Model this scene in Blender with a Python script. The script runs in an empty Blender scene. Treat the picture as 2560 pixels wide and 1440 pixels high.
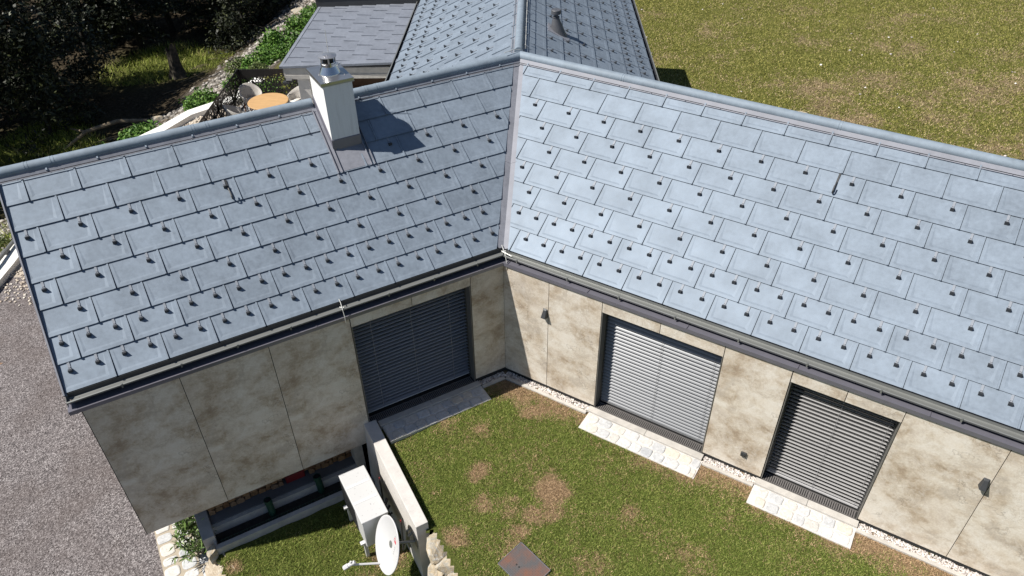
import bpy, bmesh, math, random
import numpy as np
from mathutils import Vector, Matrix, noise

R_ = math.radians
scene = bpy.context.scene
COL = scene.collection

# ------------------------------------------------------------------ camera, sky, sun, exposure
cam_d = bpy.data.cameras.new('camera')
cam = bpy.data.objects.new('camera', cam_d)
COL.objects.link(cam)
cam_d.sensor_width = 36.0
cam_d.lens = 36.0 * 1877.379 / 2560.0
cam_d.clip_start = 0.1
cam_d.clip_end = 2000
_r = Vector((0.9999156394, -0.0080285165, -0.0102106301))
_d = Vector((-0.0129889970, -0.6180492009, -0.7860321057))
_f = Vector((0.0, 0.7860984214, -0.6181013443))
mw = Matrix.Identity(4)
for i in range(3):
    mw[i][0] = _r[i]; mw[i][1] = -_d[i]; mw[i][2] = -_f[i]
mw[2][3] = 10.201377
cam.matrix_world = mw
scene.camera = cam

SUN = Vector((-0.740, -0.198, 1.0)).normalized()
world = bpy.data.worlds.new('World'); scene.world = world
world.use_nodes = True
wn = world.node_tree.nodes; wl = world.node_tree.links
sky = wn.new('ShaderNodeTexSky'); sky.sky_type = 'NISHITA'; sky.sun_disc = False
sky.sun_elevation = math.asin(SUN.z)
sky.sun_rotation = math.atan2(SUN.x, SUN.y) % (2 * math.pi)
sky.altitude = 900; sky.air_density = 1.0; sky.dust_density = 0.6; sky.ozone_density = 1.0
bg = wn.get('Background'); bg.inputs['Strength'].default_value = 0.055
wl.new(sky.outputs[0], bg.inputs['Color'])
sun_d = bpy.data.lights.new('sun', 'SUN'); sun_d.energy = 5.0; sun_d.angle = R_(0.53); sun_d.color = (1.0, 0.955, 0.88)
sun = bpy.data.objects.new('sun', sun_d); COL.objects.link(sun)
sun.rotation_euler = (-SUN).to_track_quat('-Z', 'Y').to_euler()
sun.location = (-20, -5, 30)
scene.view_settings.view_transform = 'Standard'; scene.view_settings.look = 'None'
scene.view_settings.gamma = 1; scene.view_settings.exposure = 0.50
scene.view_settings.use_curve_mapping = False
scene.cycles.max_bounces = 8; scene.cycles.transparent_max_bounces = 12

# ------------------------------------------------------------------ frames of the two front wings
EX, EY = -0.138759, 10.604580
UA = Vector((0.87187419, 0.48972992, 0)); OA = Vector((UA.y, -UA.x, 0))
UB = Vector((0.84572735, -0.53361527, 0)); OB = Vector((-0.53361527, -0.84572735, 0))
TH, TW = 0.41754848, 0.70
EZ = 2.75
Z = Vector((0, 0, 1))
E0 = Vector((EX, EY, 0))
def fA(a, o, z): return E0 + UA * a + OA * o + Z * z
def fB(a, o, z): return E0 + UB * a + OB * o + Z * z
def fW(x, y, z): return Vector((x, y, z))
def rough(s, seed=0): random.seed(seed); return s

# ------------------------------------------------------------------ mesh helpers
class MB:
    def __init__(s): s.v = []; s.f = []; s.m = []
    def add(s, pts, faces, mi=0):
        n = len(s.v); s.v += [tuple(p) for p in pts]
        for f in faces: s.f.append([i + n for i in f]); s.m.append(mi)
    def poly(s, pts, mi=0): s.add(pts, [list(range(len(pts)))], mi)
    def box(s, F, a, o, z, mi=0):
        P = [F(x, y, w) for w in z for y in o for x in a]
        s.add(P, [(0, 2, 3, 1), (4, 5, 7, 6), (0, 1, 5, 4), (2, 6, 7, 3), (0, 4, 6, 2), (1, 3, 7, 5)], mi)
    def prism(s, bot, top, mi=0):
        n = len(bot)
        s.add(list(bot) + list(top), [list(range(n))[::-1], list(range(n, 2 * n))] + [[i, (i + 1) % n, (i + 1) % n + n, i + n] for i in range(n)], mi)
    def strip(s, rows, mi=0, close=False):
        n = len(rows[0]); base = len(s.v)
        for r in rows: s.v += [tuple(p) for p in r]
        for i in range(len(rows) - 1):
            for j in range(n if close else n - 1):
                k = (j + 1) % n
                s.f.append([base + i * n + j, base + i * n + k, base + (i + 1) * n + k, base + (i + 1) * n + j]); s.m.append(mi)
    def tube(s, pts, rad, n=8, mi=0, caps=True):
        pts = [Vector(p) for p in pts]
        if not isinstance(rad, (list, tuple)): rad = [rad] * len(pts)
        rows = []; ref = None
        for i, p in enumerate(pts):
            t = (pts[min(i + 1, len(pts) - 1)] - pts[max(i - 1, 0)]).normalized()
            if ref is None: ref = t.orthogonal().normalized()
            x = (ref - t * ref.dot(t)); x = x.normalized() if x.length > 1e-5 else t.orthogonal().normalized()
            ref = x; y = t.cross(x)
            rows.append([p + (x * math.cos(2 * math.pi * k / n) + y * math.sin(2 * math.pi * k / n)) * rad[i] for k in range(n)])
        base = len(s.v); s.strip(rows, mi, True)
        if caps:
            s.f.append([base + k for k in range(n)][::-1]); s.m.append(mi)
            s.f.append([base + (len(rows) - 1) * n + k for k in range(n)]); s.m.append(mi)
    def lathe(s, c, prof, n=28, mi=0, axis=Z, caps=True):
        c = Vector(c); ax = Vector(axis).normalized(); x = ax.orthogonal().normalized(); y = ax.cross(x)
        rows = [[c + ax * h + (x * math.cos(2 * math.pi * k / n) + y * math.sin(2 * math.pi * k / n)) * r for k in range(n)] for r, h in prof]
        base = len(s.v); s.strip(rows, mi, True)
        if caps:
            s.f.append([base + k for k in range(n)][::-1]); s.m.append(mi)
            s.f.append([base + (len(rows) - 1) * n + k for k in range(n)]); s.m.append(mi)
    def ext(s, F, prof, a0, a1, mi=0, closed=True, caps=True):
        # extrude an (o, z) profile along a; a0 / a1 may be functions of o (mitres)
        g = lambda q, o: q(o) if callable(q) else q
        r0 = [F(g(a0, o), o, z) for o, z in prof]; r1 = [F(g(a1, o), o, z) for o, z in prof]
        base = len(s.v); s.strip([r0, r1], mi, closed)
        if caps and closed:
            n = len(prof)
            s.f.append([base + k for k in range(n)][::-1]); s.m.append(mi)
            s.f.append([base + n + k for k in range(n)]); s.m.append(mi)

def put(o, parent=None):
    COL.objects.link(o)
    if parent is not None: o.parent = parent
    return o
def tag(o, label=None, cat=None, group=None, kind=None):
    if label: o['label'] = label
    if cat: o['category'] = cat
    if group: o['group'] = group
    if kind: o['kind'] = kind
    return o
def root_loc(o):
    v = Vector((0, 0, 0))
    while o is not None: v += o.location; o = o.parent
    return v
def build(mb, name, mats, parent=None, loc=None, smooth=False, bevel=0.0, recalc=True, bseg=2):
    if not isinstance(mats, (list, tuple)): mats = [mats]
    org = root_loc(parent) if parent is not None else Vector((0, 0, 0))
    if loc is not None: org = Vector(loc)
    me = bpy.data.meshes.new(name)
    me.from_pydata([(p[0] - org.x, p[1] - org.y, p[2] - org.z) for p in mb.v], [], mb.f)
    for m in mats: me.materials.append(m)
    if len(mats) > 1: me.polygons.foreach_set('material_index', mb.m)
    if recalc:
        bm = bmesh.new(); bm.from_mesh(me); bmesh.ops.recalc_face_normals(bm, faces=bm.faces); bm.to_mesh(me); bm.free()
    if smooth: me.polygons.foreach_set('use_smooth', [True] * len(me.polygons))
    me.update()
    o = bpy.data.objects.new(name, me); put(o, parent)
    if loc is not None:
        o.location = org if parent is None else org - root_loc(parent)
    if bevel:
        b = o.modifiers.new('edge', 'BEVEL'); b.width = bevel; b.segments = bseg; b.limit_method = 'ANGLE'; b.angle_limit = R_(40)
    return o
def thing(name, label, cat, loc, group=None):
    o = bpy.data.objects.new(name, None); o.location = loc; o.empty_display_size = 0.2; COL.objects.link(o)
    return tag(o, label, cat, group)
def copy_tree(o, parent=None):
    c = o.copy(); COL.objects.link(c); c.parent = parent
    for ch in list(o.children): copy_tree(ch, c)
    return c
def fast_mesh(name, co, tris, mats, mat_idx=None, attrs=None, nper=3):
    # big scattered meshes straight from numpy arrays
    me = bpy.data.meshes.new(name)
    me.vertices.add(len(co)); me.vertices.foreach_set('co', co.astype(np.float32).ravel())
    nf = len(tris)
    me.loops.add(nf * nper); me.loops.foreach_set('vertex_index', tris.astype(np.int32).ravel())
    me.polygons.add(nf); me.polygons.foreach_set('loop_start', np.arange(0, nf * nper, nper, dtype=np.int32))
    me.update(calc_edges=True)
    for m in mats: me.materials.append(m)
    if mat_idx is not None: me.polygons.foreach_set('material_index', mat_idx.astype(np.int32))
    if attrs:
        for k, arr in attrs.items():
            at = me.attributes.new(k, 'FLOAT', 'POINT'); at.data.foreach_set('value', arr.astype(np.float32))
    me.validate(); me.update()
    return me

# ------------------------------------------------------------------ material helpers
class NT:
    def __init__(s, name, rough=0.7, metal=0.0, spec=0.5):
        s.mat = bpy.data.materials.new(name); s.mat.use_nodes = True
        s.n = s.mat.node_tree.nodes; s.l = s.mat.node_tree.links
        s.b = s.n.get('Principled BSDF'); s.out = s.n.get('Material Output')
        s.b.inputs['Roughness'].default_value = rough; s.b.inputs['Metallic'].default_value = metal
        s.b.inputs['Specular IOR Level'].default_value = spec
        s.co = s.n.new('ShaderNodeTexCoord').outputs['Object']
    def link(s, a, b): s.l.new(a, b)
    def setin(s, sock, v):
        if hasattr(v, 'is_linked') or hasattr(v, 'links'): s.l.new(v, sock)
        else: sock.default_value = v
    def map(s, vec=None, scale=(1, 1, 1), rot=(0, 0, 0)):
        m = s.n.new('ShaderNodeMapping'); s.l.new(vec or s.co, m.inputs[0])
        m.inputs['Scale'].default_value = scale; m.inputs['Rotation'].default_value = rot
        return m.outputs[0]
    def noise(s, scale, detail=4, rough=0.55, vec=None, dist=0.0, out=0):
        t = s.n.new('ShaderNodeTexNoise'); s.l.new(vec or s.co, t.inputs['Vector'])
        t.inputs['Scale'].default_value = scale; t.inputs['Detail'].default_value = detail
        t.inputs['Roughness'].default_value = rough; t.inputs['Distortion'].default_value = dist
        return t.outputs[out]
    def vor(s, scale, feature='F1', vec=None, out='Distance', rnd=1.0):
        t = s.n.new('ShaderNodeTexVoronoi'); t.feature = feature; s.l.new(vec or s.co, t.inputs['Vector'])
        t.inputs['Scale'].default_value = scale; t.inputs['Randomness'].default_value = rnd
        return t.outputs[out]
    def ramp(s, fac, stops, interp='LINEAR'):
        r = s.n.new('ShaderNodeValToRGB'); s.l.new(fac, r.inputs[0]); r.color_ramp.interpolation = interp
        el = r.color_ramp.elements
        while len(el) < len(stops): el.new(0.5)
        for e, (p, c) in zip(el, stops):
            e.position = p; e.color = (c[0], c[1], c[2], 1) if isinstance(c, (tuple, list)) else (c, c, c, 1)
        return r.outputs[0]
    def mix(s, fac, a, b, mode='MIX'):
        m = s.n.new('ShaderNodeMix'); m.data_type = 'RGBA'; m.blend_type = mode; m.clamp_factor = True
        s.setin(m.inputs[0], fac)
        for sock, v in ((m.inputs[6], a), (m.inputs[7], b)):
            if isinstance(v, (tuple, list)): sock.default_value = (v[0], v[1], v[2], 1)
            else: s.l.new(v, sock)
        return m.outputs[2]
    def math(s, op, a, b=0.0, clamp=False):
        m = s.n.new('ShaderNodeMath'); m.operation = op; m.use_clamp = clamp
        s.setin(m.inputs[0], a); s.setin(m.inputs[1], b); return m.outputs[0]
    def attr(s, name):
        a = s.n.new('ShaderNodeAttribute'); a.attribute_name = name; return a.outputs['Fac']
    def island(s): return s.n.new('ShaderNodeNewGeometry').outputs['Random Per Island']
    def objrand(s): return s.n.new('ShaderNodeObjectInfo').outputs['Random']
    def color(s, c):
        if isinstance(c, (tuple, list)): s.b.inputs['Base Color'].default_value = (c[0], c[1], c[2], 1)
        else: s.l.new(c, s.b.inputs['Base Color'])
        return s
    def bump(s, h, strength=0.3, dist=0.01):
        b = s.n.new('ShaderNodeBump'); b.inputs['Strength'].default_value = strength; b.inputs['Distance'].default_value = dist
        s.l.new(h, b.inputs['Height']); s.l.new(b.outputs[0], s.b.inputs['Normal']); return s
    def rgh(s, v): s.l.new(v, s.b.inputs['Roughness']); return s

def plain(name, c, rough=0.6, metal=0.0, var=0.12, scale=6.0, spec=0.5, bump=0.0):
    t = NT(name, rough, metal, spec)
    n = t.noise(scale, 5, 0.6)
    lo = tuple(x * (1 - var) for x in c); hi = tuple(min(1, x * (1 + var)) for x in c)
    t.color(t.ramp(n, [(0.3, lo), (0.7, hi)]))
    if bump: t.bump(t.noise(scale * 12, 4, 0.6), bump, 0.005)
    return t.mat

# roof sheet metal: blue grey coated aluminium, slightly mottled, a few bright specks
def roof_metal(name, c, rough=0.56, metal=0.20):
    t = NT(name, rough, metal, 0.4)
    big = t.noise(2.2, 3, 0.6); fine = t.noise(14, 6, 0.65)
    m = t.mix(0.5, t.ramp(big, [(0.3, 0.0), (0.7, 1.0)]), t.ramp(fine, [(0.3, 0.0), (0.7, 1.0)]))
    isl = t.island()
    m2 = t.mix(0.17, m, isl)
    base = t.ramp(m2, [(0.15, tuple(x * 0.78 for x in c)), (0.85, tuple(x * 1.15 for x in c))])
    spk = t.ramp(t.vor(23.0), [(0.035, 1.0), (0.06, 0.0)])
    msk = t.ramp(t.noise(9, 2, 0.5), [(0.56, 0.0), (0.62, 1.0)])
    f = t.math('MULTIPLY', spk, msk)
    base = t.mix(t.math('MULTIPLY', f, 0.55), base, (0.6, 0.62, 0.64))
    t.color(base)
    t.rgh(t.ramp(fine, [(0.3, rough - 0.05), (0.7, rough + 0.07)]))
    t.bump(t.noise(60, 3, 0.6), 0.05, 0.002)
    return t.mat
M_tile = roof_metal('roof_metal', (0.208, 0.250, 0.304), 0.60, 0.30)
M_tile2 = roof_metal('annex_roof_metal', (0.20, 0.218, 0.258), 0.6, 0.15)
M_under = plain('roof_underlay_dark', (0.012, 0.013, 0.018), 0.8)
M_ridge = roof_metal('ridge_metal', (0.205, 0.25, 0.30), 0.66, 0.05)
M_flash = roof_metal('flashing_metal', (0.205, 0.212, 0.245), 0.62, 0.08)
M_gutter = plain('gutter_metal', (0.205, 0.212, 0.205), 0.45, 0.4, 0.06, 5)
M_ledge = plain('cornice_metal', (0.20, 0.195, 0.235), 0.42, 0.5, 0.06, 5)
M_guard = plain('snow_guard_metal', (0.055, 0.058, 0.065), 0.5, 0.4, 0.1, 30)
M_strap = plain('strap_metal', (0.225, 0.245, 0.28), 0.6, 0.1, 0.1, 30)
M_dark = plain('dark_gap', (0.02, 0.02, 0.02), 0.9)
M_anth = plain('anthracite_metal', (0.045, 0.047, 0.05), 0.5, 0.3, 0.1, 8)
M_steel = NT('bright_steel', 0.22, 1.0).color((0.62, 0.62, 0.63)).mat
M_steel2 = plain('dull_steel', (0.50, 0.50, 0.52), 0.42, 0.9, 0.1, 9)
M_wire = plain('lightning_wire', (0.55, 0.55, 0.52), 0.5, 0.3)
def mat_plaster():
    t = NT('white_plaster', 0.9)
    n = t.noise(180, 4, 0.7)
    st = t.noise(3.0, 5, 0.6, vec=t.map(None, (7, 7, .5)))
    c = t.ramp(n, [(0.3, (0.64, 0.64, 0.63)), (0.7, (0.78, 0.78, 0.77))])
    t.color(t.mix(t.ramp(st, [(0.50, 0.0), (0.72, 0.30)]), c, (0.42, 0.41, 0.39))); t.bump(n, 0.35, 0.004)
    return t.mat
M_plaster = mat_plaster()

# stone-look facade panel: cloudy beige / grey / brown print with veins and scratches
def mat_panel():
    t = NT('facade_panel', 0.62, 0.0, 0.35)
    w = t.noise(1.3, 5, 0.6, out=1)
    vec = t.mix(0.18, t.co, w)
    big = t.noise(1.2, 8, 0.62, vec=t.map(vec, (1.0, 1.0, 1.1)), dist=0.25)
    mid = t.noise(3.0, 11, 0.72, vec=t.map(vec, (0.9, 1, 1.1)), dist=0.2)
    fine = t.noise(34, 8, 0.72)
    c1 = t.ramp(big, [(0.34, (0.255, 0.20, 0.15)), (0.43, (0.42, 0.355, 0.285)), (0.485, (0.545, 0.495, 0.43)), (0.55, (0.62, 0.60, 0.565)), (0.62, (0.57, 0.525, 0.46)), (0.70, (0.36, 0.30, 0.235))])
    c2 = t.ramp(mid, [(0.36, (0.25, 0.19, 0.135)), (0.455, (0.445, 0.38, 0.305)), (0.475, (0.55, 0.50, 0.43)), (0.53, (0.61, 0.57, 0.515)), (0.55, (0.69, 0.66, 0.615)), (0.68, (0.72, 0.70, 0.67))])
    c = t.mix(1.0, t.mix(0.46, c1, c2), (1.0, 0.965, 0.915), 'MULTIPLY')
    c = t.mix(0.24, c, t.ramp(fine, [(0.25, 0.06), (0.75, 0.92)]), 'OVERLAY')
    # spalled, flaky edges, only in patches
    sp = t.noise(5.5, 10, 0.74, vec=t.map(vec, (1.3, 1, 1.0)), dist=1.4)
    patch = t.ramp(t.noise(1.9, 4, 0.55), [(0.47, 0.0), (0.58, 1.0)])
    sc = t.math('MULTIPLY', t.ramp(sp, [(0.486, 0.0), (0.50, 1.0), (0.508, 0.0)]), patch)
    c = t.mix(t.math('MULTIPLY', sc, 0.46), c, (0.18, 0.135, 0.09))
    # flaky lighter plateaus
    c = t.mix(t.math('MULTIPLY', t.ramp(sp, [(0.53, 0.0), (0.56, 1.0)]), t.math('MULTIPLY', patch, 0.22)), c, (0.66, 0.64, 0.60))
    # a few hairline cracks
    cr = t.vor(.75, 'DISTANCE_TO_EDGE', vec=t.mix(0.62, t.co, t.noise(2.0, 5, 0.65, out=1)))
    crm = t.math('MULTIPLY', t.ramp(cr, [(0.002, 1.0), (0.0055, 0.0)]), t.ramp(t.noise(1.4, 2, 0.5), [(0.52, 0.0), (0.57, 1.0)]))
    c = t.mix(t.math('MULTIPLY', crm, 0.42), c, (0.13, 0.10, 0.08))
    t.color(c)
    h = t.math('SUBTRACT', t.math('ADD', t.math('MULTIPLY', mid, 0.5), t.math('MULTIPLY', fine, 0.18)), t.math('MULTIPLY', sc, 0.12))
    t.bump(h, 0.45, 0.014)
    return t.mat
M_panel = mat_panel()
M_reveal = plain('reveal_sheet', (0.15, 0.145, 0.135), 0.5, 0.2, 0.1, 5)
def slatm(name, c):
    t = NT(name, 0.42, 0.35); t.color(t.mix(0.25, c, t.ramp(t.island(), [(0, tuple(x * .8 for x in c)), (1, tuple(x * 1.15 for x in c))]))); return t.mat
M_slat = slatm('blind_slat', (0.205, 0.21, 0.22))
M_slatg = slatm('blind_slat_grey', (0.55, 0.545, 0.55))
M_slatd = slatm('blind_slat_blue_grey', (0.50, 0.52, 0.58))
M_cord = plain('cord_grey', (0.20, 0.20, 0.21), 0.6)
M_glass = NT('window_glass', 0.05, 0.0, 0.8).color((0.01, 0.012, 0.015)).mat
def mat_conc(name, c, var=0.2, sc=5.0):
    t = NT(name, 0.85, 0, 0.3)
    n = t.noise(sc, 7, 0.65); f = t.noise(120, 3, 0.7)
    b = t.ramp(n, [(0.3, tuple(x * (1 - var) for x in c)), (0.7, tuple(x * (1 + var * .6) for x in c))])
    pit = t.ramp(t.vor(42), [(0.05, 1.0), (0.10, 0.0)])
    pm = t.ramp(t.noise(11, 3, .5), [(0.5, 0.0), (0.62, 1.0)])
    b = t.mix(t.math('MULTIPLY', t.math('MULTIPLY', pit, pm), 0.5), b, (0.12, 0.11, 0.10))
    b = t.mix(0.12, b, t.ramp(f, [(0.3, 0.1), (0.7, 0.9)]), 'OVERLAY')
    t.color(b); t.bump(f, 0.2, 0.004)
    return t.mat
M_conc = mat_conc('concrete', (0.47, 0.445, 0.41))
M_concl = mat_conc('pale_concrete', (0.55, 0.525, 0.50), 0.13)
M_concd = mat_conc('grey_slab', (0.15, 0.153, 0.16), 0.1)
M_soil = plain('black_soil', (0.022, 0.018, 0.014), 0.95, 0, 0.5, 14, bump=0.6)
def mat_granules():
    t = NT('driveway_chippings', 0.9, 0, 0.25)
    v = t.vor(46, out='Color'); d = t.vor(46)
    v2 = t.vor(95, out='Color')
    bw = t.ramp(t.mix(0.5, v, v2), [(0.22, (0.036, 0.032, 0.034)), (0.45, (0.115, 0.102, 0.102)), (0.62, (0.215, 0.19, 0.192)), (0.80, (0.42, 0.395, 0.39))])
    big = t.noise(0.8, 5, 0.6)
    c = t.mix(t.ramp(big, [(0.42, 0.0), (0.62, 0.45)]), bw, (0.10, 0.08, 0.074), 'MIX')
    c = t.mix(0.12, c, t.ramp(t.noise(5, 4, 0.6), [(0.3, 0.15), (0.7, 0.85)]), 'OVERLAY')
    t.color(c); t.bump(d, 0.55, 0.015)
    return t.mat
M_drive = mat_granules()
def mat_grassground(name, dryname):
    t = NT(name, 0.95, 0, 0.1)
    f = t.noise(30, 8, 0.72); g = t.noise(4.5, 6, 0.65)
    green = t.ramp(f, [(0.30, (0.035, 0.046, 0.010)), (0.52, (0.095, 0.112, 0.026)), (0.72, (0.18, 0.19, 0.055))])
    dry = t.ramp(f, [(0.30, (0.10, 0.07, 0.04)), (0.55, (0.28, 0.195, 0.115)), (0.75, (0.46, 0.34, 0.21))])
    a = t.attr('dry')
    k = t.math('ADD', a, t.math('MULTIPLY', t.math('SUBTRACT', t.mix(0.5, f, g), 0.5), 0.9))
    t.color(t.mix(t.ramp(k, [(0.40, 0.0), (0.62, 1.0)]), green, dry))
    t.bump(f, 0.9, 0.05)
    return t.mat
M_lawn = mat_grassground('lawn_ground', 'dry')
def mat_blades(name, g1, g2, g3, d1, d2):
    t = NT(name, 0.7, 0, 0.2)
    r = t.island()
    green = t.ramp(r, [(0.0, g1), (0.5, g2), (1.0, g3)])
    dry = t.ramp(r, [(0.0, d1), (1.0, d2)])
    k = t.math('ADD', t.attr('dry'), t.math('MULTIPLY', t.math('SUBTRACT', t.math('FRACT', t.math('MULTIPLY', r, 37.0)), 0.5), 0.62))
    t.color(t.mix(t.ramp(k, [(0.42, 0.0), (0.58, 1.0)]), green, dry))
    return t.mat
M_blade = mat_blades('lawn_blades', (0.066, 0.106, 0.016), (0.150, 0.196, 0.034), (0.30, 0.315, 0.092), (0.20, 0.130, 0.070), (0.54, 0.375, 0.225))
M_mead = mat_blades('meadow_blades', (0.115, 0.124, 0.024), (0.22, 0.213, 0.048), (0.37, 0.325, 0.115), (0.22, 0.16, 0.09), (0.48, 0.375, 0.235))
M_clear = mat_blades('clearing_blades', (0.11, 0.155, 0.018), (0.22, 0.27, 0.04), (0.38, 0.39, 0.11), (0.30, 0.24, 0.10), (0.62, 0.52, 0.26))
def mat_leaf(name, stops, rough=0.55):
    t = NT(name, rough, 0, 0.35); t.color(t.ramp(t.island(), stops)); return t.mat
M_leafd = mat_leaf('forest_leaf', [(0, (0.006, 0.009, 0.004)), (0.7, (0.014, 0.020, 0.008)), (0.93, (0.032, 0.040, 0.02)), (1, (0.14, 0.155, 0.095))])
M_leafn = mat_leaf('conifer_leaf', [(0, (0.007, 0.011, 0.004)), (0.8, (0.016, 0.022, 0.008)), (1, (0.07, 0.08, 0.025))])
M_leafy = mat_leaf('bush_leaf', [(0, (0.035, 0.085, 0.012)), (0.6, (0.075, 0.17, 0.02)), (1, (0.15, 0.25, 0.05))])
M_leafo = mat_leaf('olive_leaf', [(0, (0.05, 0.08, 0.018)), (0.6, (0.10, 0.14, 0.035)), (1, (0.19, 0.22, 0.075))])
M_leafl = mat_leaf('long_leaf', [(0, (0.05, 0.10, 0.022)), (0.6, (0.13, 0.20, 0.05)), (1, (0.33, 0.40, 0.19))], 0.4)
M_bark = plain('bark', (0.022, 0.018, 0.014), 0.95, 0, 0.4, 9, bump=0.6)
M_deadw = plain('dead_wood', (0.19, 0.15, 0.10), 0.9, 0, 0.4, 7, bump=0.5)
def mat_floor():
    t = NT('forest_floor', 0.95, 0, 0.1)
    f = t.noise(9, 8, 0.7); a = t.attr('rub'); g = t.attr('green')
    soil = t.ramp(f, [(0.3, (0.018, 0.014, 0.009)), (0.55, (0.055, 0.043, 0.028)), (0.75, (0.14, 0.115, 0.08))])
    rub = t.ramp(t.mix(0.5, f, t.vor(7, out='Color')), [(0.25, (0.10, 0.09, 0.08)), (0.55, (0.30, 0.275, 0.25)), (0.8, (0.52, 0.49, 0.45))])
    gr = t.ramp(f, [(0.3, (0.03, 0.042, 0.009)), (0.7, (0.14, 0.155, 0.035))])
    dry = t.ramp(f, [(0.30, (0.10, 0.075, 0.04)), (0.7, (0.33, 0.25, 0.15))])
    green = t.ramp(t.noise(26, 8, .7), [(0.30, (0.055, 0.062, 0.014)), (0.52, (0.12, 0.125, 0.03)), (0.72, (0.20, 0.19, 0.06))])
    k = t.math('ADD', t.attr('dry'), t.math('MULTIPLY', t.math('SUBTRACT', t.noise(5, 7, .68), 0.5), 0.9))
    mead = t.mix(t.ramp(k, [(0.42, 0.0), (0.62, 1.0)]), green, dry)
    c = t.mix(a, soil, rub); c = t.mix(g, c, gr); c = t.mix(t.attr('mead'), c, mead)
    t.color(c); t.bump(t.noise(12, 8, 0.7), 0.8, 0.12)
    return t.mat
M_floor = mat_floor()
def mat_stone(name, stops, sc=6.0, bump=0.5):
    t = NT(name, 0.85, 0, 0.3)
    n = t.noise(sc, 8, 0.68, dist=0.8); f = t.noise(sc * 9, 6, 0.7)
    c = t.ramp(n, stops)
    c = t.mix(0.22, c, t.ramp(f, [(0.3, 0.05), (0.7, 0.95)]), 'OVERLAY')
    t.color(c); t.bump(t.math('ADD', n, t.math('MULTIPLY', f, 0.4)), bump, 0.03)
    return t.mat
M_rock = mat_stone('quarry_stone', [(0.28, (0.20, 0.185, 0.16)), (0.42, (0.37, 0.345, 0.295)), (0.50, (0.40, 0.325, 0.22)), (0.58, (0.44, 0.425, 0.39)), (0.72, (0.27, 0.275, 0.27))], 4.5)
def mat_pebble(name, stops):
    t = NT(name, 0.8, 0, 0.3); t.color(t.ramp(t.island(), stops)); t.bump(t.noise(60, 4, .6), .3, .004); return t.mat
M_peb = mat_pebble('pale_pebble', [(0, (0.27, 0.24, 0.23)), (0.4, (0.52, 0.47, 0.44)), (0.8, (0.68, 0.63, 0.58)), (1, (0.80, 0.78, 0.75))])
M_pebc = mat_pebble('cream_gravel_stone', [(0, (0.24, 0.20, 0.17)), (0.4, (0.46, 0.39, 0.32)), (0.8, (0.60, 0.53, 0.44)), (1, (0.70, 0.66, 0.60))])
M_pebd = mat_pebble('grey_chipping', [(0, (0.10, 0.085, 0.08)), (0.6, (0.22, 0.19, 0.185)), (1, (0.38, 0.35, 0.34))])
M_rub = mat_pebble('rubble_stone', [(0, (0.10, 0.09, 0.08)), (0.5, (0.24, 0.22, 0.195)), (1, (0.46, 0.43, 0.39))])
def mat_cobble():
    t = NT('cobble_stone', 0.75, 0, 0.35)
    r = t.island(); n = t.noise(13, 8, 0.7, dist=1.2)
    base = t.ramp(r, [(0, (0.40, 0.41, 0.425)), (0.45, (0.56, 0.55, 0.54)), (0.72, (0.58, 0.525, 0.45)), (1, (0.46, 0.475, 0.495))])
    c = t.mix(0.35, base, t.ramp(n, [(0.3, 0.12), (0.55, 0.6), (0.7, 0.9)]), 'OVERLAY')
    pit = t.math('MULTIPLY', t.ramp(t.vor(55), [(0.12, 1.0), (0.2, 0.0)]), t.ramp(t.noise(7, 3, .5), [(0.54, 0.0), (0.62, 1.0)]))
    t.color(t.mix(t.math('MULTIPLY', pit, .7), c, (0.20, 0.19, 0.18))); t.bump(n, 0.35, 0.01)
    return t.mat
M_cob = mat_cobble()
M_mortar = mat_conc('pale_mortar', (0.58, 0.555, 0.525), 0.08)
M_mortars = mat_conc('sandy_mortar', (0.40, 0.345, 0.27), 0.15)
def mat_grate():
    t = NT('drain_grate', 0.5, 0.5); t.color((0.235, 0.22, 0.215)); return t.mat
M_grate = mat_grate()
M_white = plain('white_enamel', (0.53, 0.53, 0.54), 0.35, 0, 0.03, 3)
def mat_hp():
    t = NT('heat_pump_casing', 0.4, 0, 0.4)
    d = t.math('MULTIPLY', t.ramp(t.vor(19), [(0.10, 1.0), (0.17, 0.0)]), t.ramp(t.noise(3.2, 4, .6), [(0.50, 0.0), (0.58, 1.0)]))
    t.color(t.mix(t.math('MULTIPLY', d, .75), (0.52, 0.52, 0.52), (0.17, 0.16, 0.15))); return t.mat
M_hp = mat_hp()
M_red = plain('red_plastic', (0.16, 0.012, 0.016), 0.5)
M_green = plain('green_plastic_pipe', (0.012, 0.05, 0.032), 0.45)
def mat_log():
    t = NT('split_firewood', 0.9, 0, 0.1)
    g = t.noise(4, 6, .65, vec=t.map(None, (8, 1, 8))); 
    b = t.ramp(t.objrand(), [(0, (0.16, 0.085, 0.045)), (0.5, (0.28, 0.17, 0.09)), (1, (0.22, 0.15, 0.105))])
    t.color(t.mix(.45, b, t.ramp(g, [(.3, .08), (.7, .9)]), 'OVERLAY')); t.bump(g, .4, .01); return t.mat
M_log = mat_log()
def mat_wood(name, c, sc=(1.5, 26, 26)):
    t = NT(name, 0.55, 0, 0.3)
    g = t.noise(2.5, 6, .6, vec=t.map(None, sc))
    t.color(t.ramp(g, [(.3, tuple(x * .78 for x in c)), (.7, tuple(min(1, x * 1.15) for x in c))])); return t.mat
M_teak = mat_wood('oiled_teak', (0.50, 0.31, 0.145))
M_teakd = mat_wood('dark_teak', (0.24, 0.085, 0.03), (20, 20, 2))
M_plank = mat_wood('weathered_plank', (0.33, 0.27, 0.215))
M_darkw = mat_wood('dark_timber', (0.055, 0.028, 0.015), (2, 20, 20))
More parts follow.
